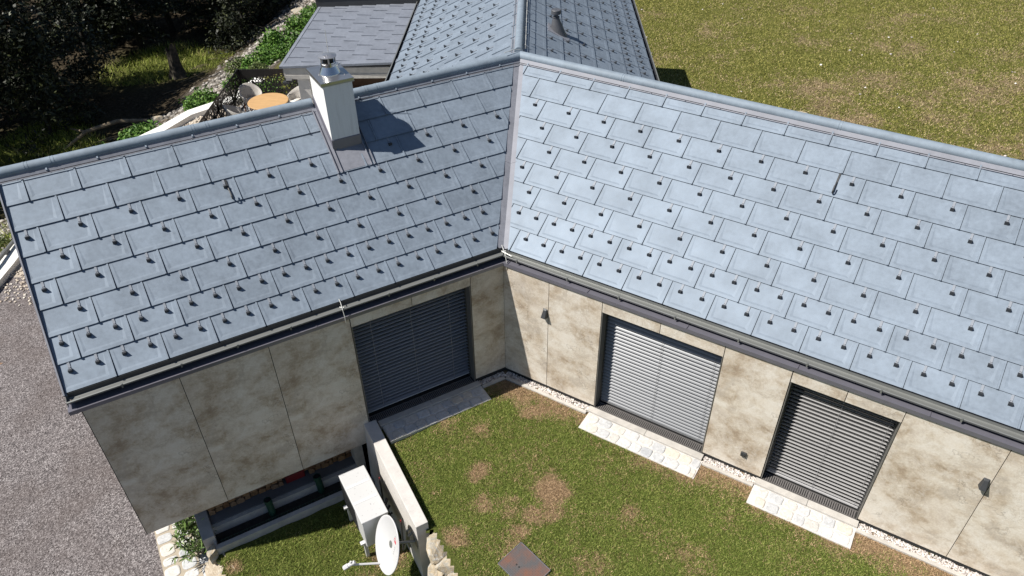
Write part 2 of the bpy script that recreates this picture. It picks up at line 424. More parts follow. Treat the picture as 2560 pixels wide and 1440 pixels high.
def mat_wick():
    t = NT('wicker', 0.8, 0, 0.3)
    w = t.n.new('ShaderNodeTexWave'); w.wave_type = 'BANDS'; w.bands_direction = 'Z'; w.inputs['Scale'].default_value = 26; w.inputs['Distortion'].default_value = 1.5
    t.l.new(t.co, w.inputs[0])
    t.color(t.ramp(w.outputs['Fac'], [(0.1, (0.38, 0.355, 0.325)), (0.6, (0.62, 0.59, 0.55))])); t.bump(w.outputs['Fac'], .6, .01); return t.mat
M_wick = mat_wick()
M_cush = plain('pale_cushion', (0.62, 0.60, 0.56), 0.9, 0, .05, 20)
def mat_perf():
    t = NT('perforated_sheet', 0.45, 0.4); t.color((0.032, 0.030, 0.029))
    vec = t.mix(0.10, t.co, t.noise(6, 3, .5, out=1))
    d = t.vor(13.0, 'DISTANCE_TO_EDGE', vec=vec)
    hole = t.ramp(d, [(0.15, 0.0), (0.165, 1.0)])
    tr = t.n.new('ShaderNodeBsdfTransparent'); mx = t.n.new('ShaderNodeMixShader')
    t.l.new(hole, mx.inputs[0]); t.l.new(t.b.outputs[0], mx.inputs[1]); t.l.new(tr.outputs[0], mx.inputs[2]); t.l.new(mx.outputs[0], t.out.inputs[0])
    return t.mat
M_perf = mat_perf()
M_screen = plain('dark_bronze_sheet', (0.032, 0.030, 0.029), 0.45, 0.4)
M_wallw = mat_conc('white_rendered_wall', (0.70, 0.69, 0.66), 0.08)
M_pave = mat_conc('terrace_slab', (0.66, 0.65, 0.63), 0.08)
def mat_rust(name, c1, c2, sc):
    t = NT(name, 0.75, 0.15)
    n = t.noise(sc, 5, .6)
    t.color(t.ramp(n, [(.42, c1), (.56, tuple((a + b) / 2 for a, b in zip(c1, c2))), (.68, c2)])); 
    t.bump(t.noise(40, 3, .6), .3, .005); return t.mat
M_hatch = mat_rust('rusty_chequer_plate', (0.095, 0.09, 0.092), (0.185, 0.085, 0.055), 3.4)
M_cast = mat_rust('rusty_cast_iron', (0.15, 0.105, 0.075), (0.25, 0.145, 0.08), 5)

def build_slope_consts(): pass
# ------------------------------------------------------------------ HOUSE
house = thing('house', 'modern house with blue-grey metal tile roofs and stone-look facade panels', 'house', tuple(fA(0, 0, 0)))
PA_, PB_ = R_(36.2266), R_(33.8609)
VA = OA * -math.cos(PA_) + Z * math.sin(PA_); NAv = UA.cross(VA)
VB = OB * -math.cos(PB_) + Z * math.sin(PB_); NBv = UB.cross(VB)
EP = fA(0, 0, EZ)
RA, RB = 2.80, 3.07                      # ridge set-back of each wing
# meeting point of the ridges
pa = E0 + OA * -RA; pb = E0 + OB * -RB
den = UA.x * UB.y - UA.y * UB.x
ta = ((pb.x - pa.x) * UB.y - (pb.y - pa.y) * UB.x) / den
P2 = pa + UA * ta
tb = (P2 - pb).dot(UB)
ZR = EZ + RA * math.tan(PA_)
PR = Vector((P2.x, P2.y, ZR))
vA = lambda o: -o / math.cos(PA_)
# wing C (runs away from the ridge junction)
aC = -1.6072204611
UC = Vector((math.cos(aC), math.sin(aC), 0)); NC = Vector((-math.sin(aC), math.cos(aC), 0)); PC = R_(28.7)
OCL = Vector((-2.77198, 17.96412, 3.14323))
VC = NC * math.cos(PC) + Z * math.sin(PC); NCv = UC.cross(VC)
VRC = 3.53
RC0 = OCL + VC * VRC                      # a point on C's ridge
UD = -UC; VD = -NC * math.cos(PC) + Z * math.sin(PC); ND = UD.cross(VD)
OCR = RC0 - VD * VRC
YEND = -6.75                               # u of C's far end (UC points to the camera)

def tile_mesh(O, U, V, N, u0, v0, k0, k1, rows, planes, emboss=True, vmax=None, th=TH, fold=0.021, lift=0.024):
    mb = MB()
    for r in range(rows):
        for k in range(k0, k1):
            ub = u0 + TW * (k + .5 * (r % 2)); vb = v0 + r * th
            rr = random.Random(r * 131 + k * 7 + int(abs(u0) * 100))
            dz = rr.uniform(-.0012, .0012)
            def p(u, v, h):
                hh = lift + dz - (v / th) * 0.0195 + h
                return O + U * (ub + u) + V * (vb + v) + N * hh
            uL, uR, vt = .004, .6775, th + .012
            i = .0036 if emboss else 0.0
            T = [p(uL, vt, 0), p(.03, vt, 0), p(.045, vt, 0), p(.625, vt, 0), p(.645, vt, 0), p(uR, vt, 0)]
            b0, b1 = p(uL, 0, 0), p(uR, 0, 0)
            q0, q1 = p(.050, .050, 0), p(.615, .050, 0)
            s0, s1 = p(.088, .080, -i), p(.572, .080, -i)
            mb.add([b0, b1, q0, q1, s0, s1] + T,
                   [(0, 1, 3, 2), (1, 11, 10, 3), (0, 2, 7, 6), (2, 3, 5, 4), (3, 10, 9, 5), (2, 4, 8, 7), (4, 5, 9, 8)])
            # bottom folded edge
            e0, e1 = p(uL, 0.004, -.006), p(uR, 0.004, -.006)
            n = len(mb.v); mb.v += [tuple(e0), tuple(e1)]
            base = n - 12; mb.f.append([base, n, n + 1, base + 1]); mb.m.append(0)
            # raised side fold
            uR = .672
            f = [p(uR, -.004, -.004), p(uR, -.004, fold), p(uR + .024, -.004, fold), p(uR + .024, -.004, -.006)]
            g = [p(uR, vt, -.004), p(uR, vt, fold * .45), p(uR + .024, vt, fold * .45), p(uR + .024, vt, -.006)]
            mb.add(f + g, [(0, 4, 5, 1), (1, 5, 6, 2), (2, 6, 7, 3), (0, 1, 2, 3)])
    bm = bmesh.new()
    vs = [bm.verts.new(v) for v in mb.v]
    for f in mb.f:
        try: bm.faces.new([vs[i] for i in f])
        except ValueError: pass
    pl = list(planes)
    if vmax is not None: pl.append((O + V * vmax, -V))
    for co, no in pl:
        bmesh.ops.bisect_plane(bm, geom=bm.verts[:] + bm.edges[:] + bm.faces[:], plane_co=co, plane_no=no, clear_inner=True)
    out = MB(); bm.verts.index_update()
    out.v = [tuple(v.co) for v in bm.verts]; out.f = [[v.index for v in f.verts] for f in bm.faces]; out.m = [0] * len(out.f)
    bm.free()
    return out
def clip_poly(pts, planes):
    for co, no in planes:
        res = []
        for i in range(len(pts)):
            a, b = pts[i], pts[(i + 1) % len(pts)]
            da, db = (a - co).dot(no), (b - co).dot(no)
            if da >= 0: res.append(a)
            if da * db < 0: res.append(a + (b - a) * (da / (da - db)))
        pts = res
    return pts

# valley plane between A and B (vertical), normal pointing to A's side
vd = (P2 - E0).normalized(); vnA = Vector((-vd.y, vd.x, 0))
if vnA.dot(UA) > 0: vnA = -vnA
gable = (fA(-6.868, 0, 0), UA)
plA = [gable, (E0 + vnA * .105, vnA)]
plB = [(E0 - vnA * .085, -vnA), (fB(12.2, 0, 0), -UB)]
# planes of the rear slopes of A and B
NAr = (OA * math.tan(PA_) * 1.0)        # horizontal pull
nAr = Vector((-OA.x * math.sin(PA_), -OA.y * math.sin(PA_), math.cos(PA_)))
nBr = Vector((-OB.x * math.sin(PB_), -OB.y * math.sin(PB_), math.cos(PB_)))
plCL = [(PR, nAr), (OCL + UC * YEND, UC)]
plCR = [(PR, nBr), (OCL + UC * YEND, UC)]
U0A, V0A, U0B, V0B = -6.20984, .01585, .14505, -.01681
def add_roof(tiles, O, U, V, N, rect, planes, name='roof'):
    mb = tiles
    pts = clip_poly([O + U * u + V * v + N * -.012 for u, v in rect], planes)
    mb.poly(pts, 1)
    return build(mb, name, [M_tile, M_under], house, recalc=False)
roofA = add_roof(tile_mesh(EP, UA, VA, NAv, U0A, V0A, -2, 14, 9, plA, vmax=3.42), EP, UA, VA, NAv,
                 [(-6.87, -.005), (3.2, -.005), (3.2, 3.47), (-6.87, 3.47)], [gable, (E0, vnA)])
roofB = add_roof(tile_mesh(EP, UB, VB, NBv, U0B, V0B, -4, 18, 9, plB, vmax=3.66), EP, UB, VB, NBv,
                 [(-2.4, -.025), (12.2, -.025), (12.2, 3.69), (-2.4, 3.69)], [(E0, -vnA)])
roofCL = add_roof(tile_mesh(OCL, UC, VC, NCv, 0, 0, -11, 10, 9, plCL, True, VRC - .06), OCL, UC, VC, NCv,
                  [(YEND, -.01), (7, -.01), (7, VRC), (YEND, VRC)], plCL)
roofCR = add_roof(tile_mesh(OCR, UD, VD, ND, .25, 0, -12, 12, 9, plCR, True, VRC - .06), OCR, UD, VD, ND,
                  [(-8, -.01), (9, -.01), (9, VRC), (-8, VRC)], plCR)
# rear slopes of A and B
mb = MB()
for F, R0, pitch, a0, a1, zr in ((fA, RA, PA_, -6.9, ta, ZR), (fB, RB, PB_, tb, 12.2, EZ + RB * math.tan(PB_))):
    mb.poly([F(a0, -R0, zr - .01), F(a1, -R0, zr - .01), F(a1, -2 * R0 - .1, zr - (R0 + .1) * math.tan(pitch)), F(a0, -2 * R0 - .1, zr - (R0 + .1) * math.tan(pitch))])
build(mb, 'roof', M_tile, house)
# valley flashing, two folded strips
mb = MB()
up = (P2 - E0).length
for s, n_, pl, wd in ((1, NAv, vnA, .118), (-1, NBv, -vnA, .098)):
    c = EP - vd * 0.02
    U_, V_, N_ = (UA, VA, NAv) if s == 1 else (UB, VB, NBv)
    pts = []
    for t, w in ((0.0, 0), (0.0, wd), (1.0, wd), (1.0, 0)):
        q = E0 + vd * (-.03 + t * (up + .03)) + pl * w
        d = (q - E0); o = d.dot(OA if s == 1 else OB)
        z = EZ - o * math.tan(PA_ if s == 1 else PB_)
        pts.append(Vector((q.x, q.y, z)) + N_ * .004)
    mb.poly(pts)
    # a fold line across the sheet half way up
    k = .42
    q0 = pts[0].lerp(pts[3], k); q1 = pts[1].lerp(pts[2], k); q2 = pts[1].lerp(pts[2], k + .006); q3 = pts[0].lerp(pts[3], k + .006)
    mb.prism([q0, q1, q2, q3], [p + N_ * .004 for p in (q0, q1, q2, q3)])
build(mb, 'valley_flashing', M_flash, house, recalc=False)

# ridge caps: a vented lip under a round roll
def ridge(F, R0, pitch, zr, a0, a1, lipv, r=.084, seams=(), parent=None, m0=0, m1=0, name='ridge_cap', vent=True):
    mb = MB()
    c, s_ = math.cos(pitch), math.sin(pitch)
    def near(v, h): return (-(v * c) + h * s_, zr - R0 * math.tan(pitch) + v * s_ + h * c)   # (o,z) on near slope
    vr = R0 / c
    cx, cz = -R0, zr + .018
    roll = [(cx + r * math.cos(t), cz + r * math.sin(t)) for t in [math.pi * (-.12 + 1.24 * k / 26) for k in range(27)]]
    A0 = (lambda o: a0 + m0 * (o + R0)) if m0 else a0
    A1 = (lambda o: a1 + m1 * (o + R0)) if m1 else a1
    mb.ext(F, roll, A0, A1)
    # vent board below the roll, folded lip at its foot, and the dark slot between
    ft = near(lipv + .012, .018); tp = (cx + r * .80, cz - .012)
    mb.ext(F, [ft, tp, (tp[0] - .012, tp[1]), (ft[0] - .012, ft[1] - .01)], A0, A1, 2)
    s0 = near(lipv + .004, -.004); s1 = near(lipv + .004, .020); mb.ext(F, [s0, s1, near(lipv + .012, .019), near(lipv + .012, -.004)], A0, A1, 1)
    t0 = near(lipv - .026, .028); t1 = near(lipv - .026, .034); t2 = near(lipv - .012, .036); t3 = near(lipv - .012, .028)
    mb.ext(F, [t0, t1, t2, t3], A0, A1, 2)
    fb = (2 * -R0 - tp[0], tp[1]); ff = near(lipv + .012, .018); mb.ext(F, [fb, (2 * -R0 - ff[0], ff[1]), (2 * -R0 - ff[0] + .012, ff[1] - .01)], A0, A1, 2)
    for sa in seams:
        q = [(cx + (r + .004) * math.cos(math.pi * (-.1 + 1.2 * k / 12)), cz + (r + .004) * math.sin(math.pi * (-.1 + 1.2 * k / 12))) for k in range(13)]
        mb.ext(F, q + [(cx, cz - .02)], sa, sa + .018)
        mb.ext(F, q + [(cx, cz - .02)], sa + .05, sa + .062)
    k = a0 + .3
    while k < a1 - .05:
        sc = near(lipv - .02, .038); mb.box(F, (k, k + .012), (sc[0] - .006, sc[0] + .006), (sc[1] - .004, sc[1] + .006), 2); k += .62
    o = build(mb, name, [M_ridge, M_under, M_flash], parent, recalc=False)
    return o
mA = (P2 - E0).dot(UA); 
hA = math.tan((math.acos(UA.dot(UB))) / 2)
ridge(fA, RA, PA_, ZR, -6.93, -2.125, 3.325, seams=(-6.5, -6.15, -4.12, -3.9), parent=roofA)
ridge(fA, RA, PA_, ZR, -1.565, ta, 3.335, seams=(-1.2, -.98), parent=roofA, m1=-hA)
ridge(fB, RB, PB_, EZ + RB * math.tan(PB_), tb, 12.3, 3.545, seams=(.62, 4.36, 8.2), parent=roofB, m0=hA)
def fC(a, o, z):     # a runs away from the camera, o to the left of the ridge
    return Vector((RC0.x, RC0.y, 0)) - UC * a - NC * o + Z * z
aP = (Vector((P2.x, P2.y, 0)) - Vector((RC0.x, RC0.y, 0))).dot(-UC)
RCo = VRC * math.cos(PC)
def fCs(a, o, z): return fC(a, o + RCo, z)
ridge(fCs, RCo, PC, RC0.z, aP + .12, -YEND + .05, VRC - .13, r=.086, seams=(3.0,), parent=roofCL)
# lightning wire along C's ridge, with holders
mb = MB()
pts = [fC(aP + .25 + i * .5, -.13, RC0.z + .10) for i in range(int((-YEND - aP) / .5))]
mb.tube(pts, .005, 6)
for p in pts: mb.box(fW, (p.x - .012, p.x + .012), (p.y - .01, p.y + .01), (p.z - .07, p.z + .012))
build(mb, 'lightning_wire', M_wire, house)
# earth straps over the gutters and the clip at the ridge junction
for pieces in ((([fA(-2.945, -.03, 2.80), fA(-2.955, .08, 2.80), fA(-2.965, .165, 2.73), fA(-2.965, .215, 2.62), fA(-2.965, .215, 2.50)], .006), ([fA(-2.99, .10, 2.745), fA(-2.93, .14, 2.745)], .010)),
               (([fA(-.02, -.02, 2.80), fA(-.05, .09, 2.78), fA(-.06, .17, 2.72), fA(-.075, .24, 2.62), fA(-.08, .235, 2.47)], .007), ([fA(-.06, .10, 2.76), fA(-.02, .12, 2.755)], .016), ([fB(.03, .10, 2.75), fB(.25, .135, 2.742)], .010)),
               (([fA(1.62, -2.77, ZR + .16), fA(1.85, -2.80, ZR + .17), fA(2.0, -2.82, ZR + .13)], .006),)):
    mb = MB()
    for pts_, r_ in pieces: mb.tube(pts_, r_, 6)
    build(mb, 'lightning_wire', M_wire, house)

# gable edging of wing A
mb = MB()
c, s_ = math.cos(PA_), math.sin(PA_)
for u0_, u1_, h0, h1, mi in ((-6.905, -6.885, -.05, .052, 0), (-6.885, -6.862, -.05, .010, 0)):
    q = []
    for v in (-.02, 3.47):
        for h in (h0, h1):
            for u in (u0_, u1_):
                q.append(EP + UA * u + VA * v + NAv * h)
    mb.add(q, [(0, 1, 3, 2), (4, 6, 7, 5), (0, 4, 5, 1), (2, 3, 7, 6), (0, 2, 6, 4), (1, 5, 7, 3)], mi)
build(mb, 'gable_edging', M_flash, roofA)
# same on C's far end
# gutters
K = math.tan(math.acos(UA.dot(UB)) / 2)
gprof = [(-.004, 2.725), (-.004, 2.662), (.030, 2.652), (.110, 2.652), (.140, 2.668), (.150, 2.690), (.156, 2.706), (.140, 2.712), (.128, 2.704), (.136, 2.694), (.128, 2.676), (.104, 2.664), (.034, 2.664), (.008, 2.672), (.008, 2.725)]
def gut(F, a0, a1, dz, holders):
    mb = MB()
    mb.ext(F, [(o, z + dz) for o, z in gprof], a0, a1)
    g = build(mb, 'gutter', M_gutter, house)
    for a in holders:
        h = MB(); h.box(F, (a, a + .022), (.143, .161), (2.655 + dz, 2.714 + dz)); h.box(F, (a, a + .022), (.122, .161), (2.7145 + dz, 2.718 + dz))
        build(h, 'gutter_bracket', M_gutter, g)
    return g
gA_ = gut(fA, -6.89, lambda o: -K * o, .02, [-6.2, -5.4, -4.6, -3.8, -2.2, -1.4, -.6])
gB_ = gut(fB, lambda o: K * o, 12.2, 0.0, [.35, 1.32, 2.25, 3.2, 4.2, 5.2, 6.2, 7.2, 8.2])
mb = MB(); mb.box(fA, (-6.86, -.03), (.0, .010), (2.655, 2.766)); build(mb, 'gutter_shade_plate', M_anth, gA_)  # dark plate added at A's gutter back, shade put into its colour
mb = MB(); mb.box(fA, (-6.893, -6.887), (-.004, .15), (2.64, 2.73)); build(mb, 'gutter_end', M_gutter, gA_)
mb = MB()
rr = random.Random(3)
for i in range(7):
    a = -6.86 + rr.random() * .12; o = .02 + rr.random() * .1
    p = fA(a, o, 2.665 + rr.random() * .02); d = UA * rr.uniform(-.03, .03) + OA * rr.uniform(-.03, .03); e = Vector((-d.y, d.x, 0.01)) * .6
    mb.poly([p - d - e, p + d - e, p + d + e, p - d + e])
tag(build(mb, 'dead_leaf_litter', plain('dead_leaf', (.22, .11, .05)), gA_, recalc=False), kind='stuff')
def gutC(side):
    def F(a, o, z): return fC(a, side * (RCo + o), z - 2.75 + 3.14 - .035)
    mb = MB(); mb.ext(F, gprof, aP - 4.0 if side > 0 else aP - 2.0, -YEND); g = build(mb, 'gutter', M_under, house)  # near-black gutter body: its inner shade is put into the colour
    mb = MB(); mb.ext(F, [(.132, 2.700), (.158, 2.700), (.158, 2.714), (.132, 2.714)], aP - 4.0 if side > 0 else aP - 2.0, -YEND); build(mb, 'gutter_rim', M_gutter, g)
gutC(1); gutC(-1)
# metal cornice on top of the facade, under the gutter
lprof = [(-.06, 2.534), (.200, 2.534), (.200, 2.600), (-.06, 2.606)]
mb = MB(); mb.ext(fA, lprof, -6.915, lambda o: -K * o); mb.box(fA, (-3.42, -3.41), (-.05, .203), (2.60, 2.612)); mb.box(fA, (-1.2, -1.192), (-.05, .203), (2.60, 2.609))
build(mb, 'cornice', M_ledge, house)
mb = MB(); mb.ext(fB, lprof, lambda o: K * o, 12.2)
for a in (.2, 1.72, 3.42, 5.1, 6.85): mb.box(fB, (a, a + .012), (.0, .203), (2.60, 2.613))
build(mb, 'cornice', M_ledge, house)
# fascia behind the gutter
mb = MB(); mb.box(fA, (-6.86, -.02), (-.09, -.03), (2.60, 2.745)); mb.box(fB, (.02, 12.2), (-.09, -.03), (2.60, 2.725))
build(mb, 'fascia', M_anth, house)

# walls: core with openings, facade panels hung in front
OWIN = {'A': [(-2.885, -.752)], 'B': [(2.002, 4.050), (5.066, 6.588), (9.6, 11.2)]}
ZT = 2.333
wallA = MB(); 
for a0, a1, z0 in ((-6.735, -2.895, -.36), (-.742, -.09, -.2)): wallA.box(fA, (a0, a1), (-.25, .150), (z0, 2.534))
wallA.box(fA, (-2.895, -.742), (-.25, .150), (ZT + .012, 2.534)); wallA.box(fA, (-2.895, -.742), (-.40, -.30), (-.3, ZT))
# gable wall and rear
wallA.prism([fA(-6.735, -.25, -.36), fA(-6.735, -5.45, -.36), fA(-6.735, -5.45, 2.6), fA(-6.735, -RA, 4.62), fA(-6.735, -.25, 2.74)],
            [fA(-6.60, -.25, -.36), fA(-6.60, -5.45, -.36), fA(-6.60, -5.45, 2.6), fA(-6.60, -RA, 4.62), fA(-6.60, -.25, 2.74)])
wallA.box(fA, (-6.60, 2.0), (-5.45, -5.25), (-.3, 2.6)); wallA.box(fA, (-6.6, -2.9), (-5.2, -.26), (-.36, -.30))
wA_ = build(wallA, 'wall', M_dark, house)
wallB = MB()
for a0, a1 in ((.09, 1.992), (4.06, 5.056), (6.598, 9.59)): wallB.box(fB, (a0, a1), (-.25, .150), (-.2, 2.534))
for a0, a1 in ((1.992, 4.06), (5.056, 6.598), (9.59, 12.2)):
    wallB.box(fB, (a0, a1), (-.25, .150), (ZT - .03, 2.534)); wallB.box(fB, (a0, a1), (-.40, -.30), (-.3, ZT))
wallB.box(fB, (-1, 12.2), (-6.0, -5.8), (-.3, 2.5))
wB_ = build(wallB, 'wall', M_dark, house)
wallC = MB()
ca0, ca1, cw = aP - 3.5, -YEND - .25, RCo - .12
wallC.box(fC, (ca0, ca1), (cw - .2, cw), (-.3, 3.02)); wallC.box(fC, (ca0, ca1), (-cw, -cw + .2), (-.3, 3.02))
wallC.prism([fC(ca1, cw, -.3), fC(ca1, -cw, -.3), fC(ca1, -cw, 3.05), fC(ca1, 0, RC0.z - .1), fC(ca1, cw, 3.05)],
            [fC(ca1 + .15, cw, -.3), fC(ca1 + .15, -cw, -.3), fC(ca1 + .15, -cw, 3.05), fC(ca1 + .15, 0, RC0.z - .1), fC(ca1 + .15, cw, 3.05)])
build(wallC, 'wall', M_plaster, house)
def panel(F, U, O, a0, a1, z0, z1, parent, seed):
    w, h = a1 - a0 - .010, z1 - z0
    mb = MB(); mb.box(fW, (0, w), (-.012, 0), (0, h))
    me_o = build(mb, 'facade_panel', M_panel, None, bevel=0)
    # the print starts somewhere else on each sheet
    off = Vector(((seed * 1.7) % 5.0, 0, (seed * .9) % 3.0))
    for v in me_o.data.vertices: v.co += off
    me_o.parent = parent
    M = Matrix.Identity(4)
    for i in range(3): M[i][0] = U[i]; M[i][1] = O[i] ; M[i][2] = (0, 0, 1)[i]
    M = M.to_4x4()
    p = F(a0 + .005, .170, z0) - root_loc(parent)
    M.translation = p - (U * off.x + Z * off.z)
    me_o.matrix_local = M
    return me_o
pan = [(-6.768, -5.475), (-5.475, -4.175), (-4.175, -2.890)]
for i, (a0, a1) in enumerate(pan): panel(fA, UA, OA, a0, a1, -.392, 2.536, wA_, i * .0 + 1)
panel(fA, UA, OA, -2.885, -1.826, ZT, 2.536, wA_, 4); panel(fA, UA, OA, -1.826, -.745, ZT, 2.536, wA_, 5); panel(fA, UA, OA, -.745, -.098, .095, 2.536, wA_, 6)
ZB = ZT - .042
for i, (a0, a1) in enumerate(((.098, 1.006), (1.006, 2.000), (4.054, 5.060), (6.590, 7.856), (7.856, 9.12), (9.12, 9.6))): panel(fB, UB, OB, a0, a1, .075, 2.536, wB_, [2, 1.3, 1, 7, 8.2, 9][i])
for i, (a0, a1) in enumerate(((2.002, 3.012), (3.012, 4.052), (5.064, 5.830), (5.830, 6.590))): panel(fB, UB, OB, a0, a1, ZB, 2.536, wB_, 11 + i)
# side faces of the facade at the gable corner
mb = MB(); mb.box(fA, (-6.774, -6.764), (-.3, .171), (-.392, 2.534)); build(mb, 'corner_trim', M_anth, wA_)

def window(F, a0, a1, zt, tilt, mat, n_cord, pitch=.077):
    w = MB()
    t = .014
    w.box(F, (a0, a0 + t), (-.16, .166), (.0, zt)); w.box(F, (a1 - t, a1), (-.16, .166), (.0, zt)); w.box(F, (a0 + t, a1 - t), (-.16, .160), (zt - t, zt))
    win = build(w, 'window', M_reveal, house)
    g = MB(); g.box(F, (a0 + .02, a1 - .02), (-.19, -.17), (.06, zt - .02)); build(g, 'pane', M_glass, win)
    oc = -.040
    for x0, x1 in ((a0 + t, a0 + t + .026), (a1 - t - .026, a1 - t)):
        fr = MB(); fr.box(F, (x0, x1), (oc - .02, oc + .03), (.05, zt - t - .001)); build(fr, 'guide_rail', M_anth, win)
    s = MB()
    c, s_ = math.cos(tilt), math.sin(tilt); wd = .080
    x0, x1 = a0 + t + .012, a1 - t - .012
    z = zt - .14; rr = random.Random(int(a0 * 100))
    while z > .135:
        prof = []
        jz = rr.uniform(-.0015, .0015)
        for k in range(5):
            q = (k / 4 - .5) * wd; arch = .006 * (1 - (2 * (k / 4) - 1) ** 2)
            prof.append((oc + q * c + arch * s_, z + jz - q * s_ + arch * c))
        prof2 = [(o, zz - .0015) for o, zz in prof[::-1]]
        s.ext(F, prof + prof2, x0, x1)
        z -= pitch
    s.box(F, (x0, x1), (oc - .03, oc + .03), (z + .01, z + .035))
    s.box(F, (x0, x1), (oc - .035, oc + .035), (zt - .085, zt - .02))
    build(s, 'blind', mat, win)
    for k in range(n_cord):
        a = a0 + (a1 - a0) * (k + .5) / n_cord if n_cord > 2 else a0 + (a1 - a0) * (.5, .93)[k]
        cd = MB(); cd.box(F, (a, a + .005), (oc + .0385, oc + .040), (.13, zt - .08)); build(cd, 'blind_cord', M_cord, win)
    gr = MB(); gr.box(F, (a0 + .016, a1 - .016), (-.15, .155), (.0, .022), 1)
    a = a0 + .03
    while a < a1 - .05:
        gr.box(F, (a, a + .018), (oc + .045, .150), (.024, .034)); a += .034
    gr.box(F, (a0 + .016, a1 - .016), (oc + .036, oc + .044), (.024, .038)); gr.box(F, (a0 + .016, a1 - .016), (.150, .156), (.0, .038))
    for f in (.22, .5, .78):
        x = a0 + (a1 - a0) * f; gr.box(F, (x, x + .012), (oc + .045, .150), (.0345, .038))
    build(gr, 'drain_grate', [M_grate, M_dark], win)
    return win
window(fA, -2.882, -.752, ZT - .003, R_(-9), M_slatd, 3)
window(fB, 2.004, 4.048, ZB - .003, R_(40), M_slat, 2)
window(fB, 5.068, 6.586, ZB - .003, R_(-20), M_slatg, 2)

# chimney
chim = MB(); chim.box(fA, (-2.092, -1.608), (-2.745, -2.030), (3.9, 5.39))
chimney = build(chim, 'chimney', M_plaster, house)
cp = MB(); cp.box(fA, (-2.125, -1.578), (-2.775, -2.003), (5.388, 5.440)); cp.box(fA, (-2.129, -1.574), (-2.779, -1.999), (5.376, 5.390))
o_ = build(cp, 'chimney_cap', plain('cap_metal', (.52, .51, .50), .28, .9, .08, 5), chimney, bevel=.004)
sk = MB()
zroof = lambda o: EZ - o * math.tan(PA_)
sk.prism([fA(-2.104, -2.018, zroof(-2.018)), fA(-1.596, -2.018, zroof(-2.018)), fA(-1.596, -2.76, zroof(-2.76)), fA(-2.104, -2.76, zroof(-2.76))],
         [fA(-2.104, -2.018, zroof(-2.018) + .21), fA(-1.596, -2.018, zroof(-2.018) + .21), fA(-1.596, -2.76, zroof(-2.76) + .21), fA(-2.104, -2.76, zroof(-2.76) + .21)])
build(sk, 'chimney_skirt', M_ledge, chimney)
pt = MB()
def onA(u, v, h): return EP + UA * u + VA * v + NAv * h
pt.prism([onA(*q, .0) for q in ((-2.17, 2.12), (-1.585, 2.12), (-1.585, 3.36), (-2.17, 3.36))], [onA(*q, .028) for q in ((-2.17, 2.12), (-1.585, 2.12), (-1.585, 3.36), (-2.17, 3.36))])
for u in (-2.178, -2.108, -1.592, -1.532):
    pt.prism([onA(u, 2.10, 0), onA(u + .012, 2.10, 0), onA(u + .012, 3.34, 0), onA(u, 3.34, 0)], [onA(u, 2.10, .055), onA(u + .012, 2.10, .055), onA(u + .012, 3.34, .055), onA(u, 3.34, .055)])
build(pt, 'chimney_flashing', M_flash, chimney)
fl = MB(); fc = fA(-1.842, -2.39, 0)
fl.lathe(fc, [(.175, 5.436), (.172, 5.45), (.118, 5.56), (.118, 5.585), (.128, 5.59), (.128, 5.605), (.118, 5.61), (.118, 5.628)], 32)
flue = build(fl, 'flue_cowl', M_steel, chimney, smooth=False)
f2 = MB(); f2.lathe(fc, [(.085, 5.62), (.085, 5.70)], 24, 0)
for k in range(5):
    t = k * 2 * math.pi / 5; p = fc + Vector((math.cos(t), math.sin(t), 0)) * .112
    f2.box(fW, (p.x - .012, p.x + .012), (p.y - .012, p.y + .012), (5.62, 5.715), 1)
build(f2, 'cowl_ring', [M_dark, M_steel2], flue)
f3 = MB(); f3.lathe(fc, [(.146, 5.712), (.148, 5.722), (.08, 5.742), (.0, 5.750)], 36)
for c_, z_ in ((fc + UA * -.02 + OA * .07, 5.733), (fc + UA * -.06 + OA * .06, 5.733), (fA(-2.02, -2.40, 0), 5.436), (fA(-2.0, -2.20, 0), 5.436), (fA(-1.66, -2.2, 0), 5.436)):
    mb = MB(); mb.lathe(c_, [(.013, z_), (.010, z_ + .018)], 8); build(mb, 'screw', M_steel2, flue if z_ > 5.5 else chimney)
build(f3, 'cowl_lid', M_steel2, flue, smooth=False)
f4 = MB(); f4.tube([fA(-1.76, -2.60, 5.43), fA(-1.75, -2.60, 6.06)], .005, 6); f4.tube([fA(-1.70, -2.52, 5.46), fA(-1.62, -2.47, 5.53), fA(-1.60, -2.50, 5.50)], .006, 6)
build(f4, 'lightning_rod', M_wire, chimney)

# snow guards
gm = MB()
def I3(x, y, z): return Vector((x, y, z))
gm.box(I3, (-.016, .016), (.0, .175), (.001, .005), 1)
tri = [(0, .004), (.060, .004), (.018, .058)]
tri_in = [(.009, .009), (.046, .009), (.019, .045)]
for x0, x1 in ((-.027, .027),):
    o3 = [[I3(x, y, z) for y, z in tri] for x in (x0, x1)]; i3 = [[I3(x, y, z) for y, z in tri_in] for x in (x0, x1)]
    gm.strip([o3[0] + [], o3[1] + []], 0, True); gm.strip([i3[0], i3[1]], 0, True)
    gm.strip([o3[0], i3[0]], 0, True); gm.strip([o3[1], i3[1]], 0, True)
for x in (-.009, .009): gm.box(I3, (x - .004, x + .004), (.072, .080), (.006, .010), 0)
proto = build(gm, 'snow_guard', [M_guard, M_strap], None, recalc=False)
gmesh = proto.data
bpy.data.objects.remove(proto)
spots = []
def guards(root, O, U, V, N, u0, v0, rows2, rows1, umin, umax, test, phase=.75, flip=1):
    for r in range(max(rows1) + 1):
        fr = (.25, .75) if r in rows2 else ((.75,) if r in rows1 else ())
        for k in range(-14, 20):
            for f in fr:
                u = u0 + TW * (k + .5 * (r % 2) + f); v = v0 + (r + .61) * TH
                p = O + U * u + V * v + N * .0095
                if umin < u < umax and test(p): spots.append((p, root, U, V, N))
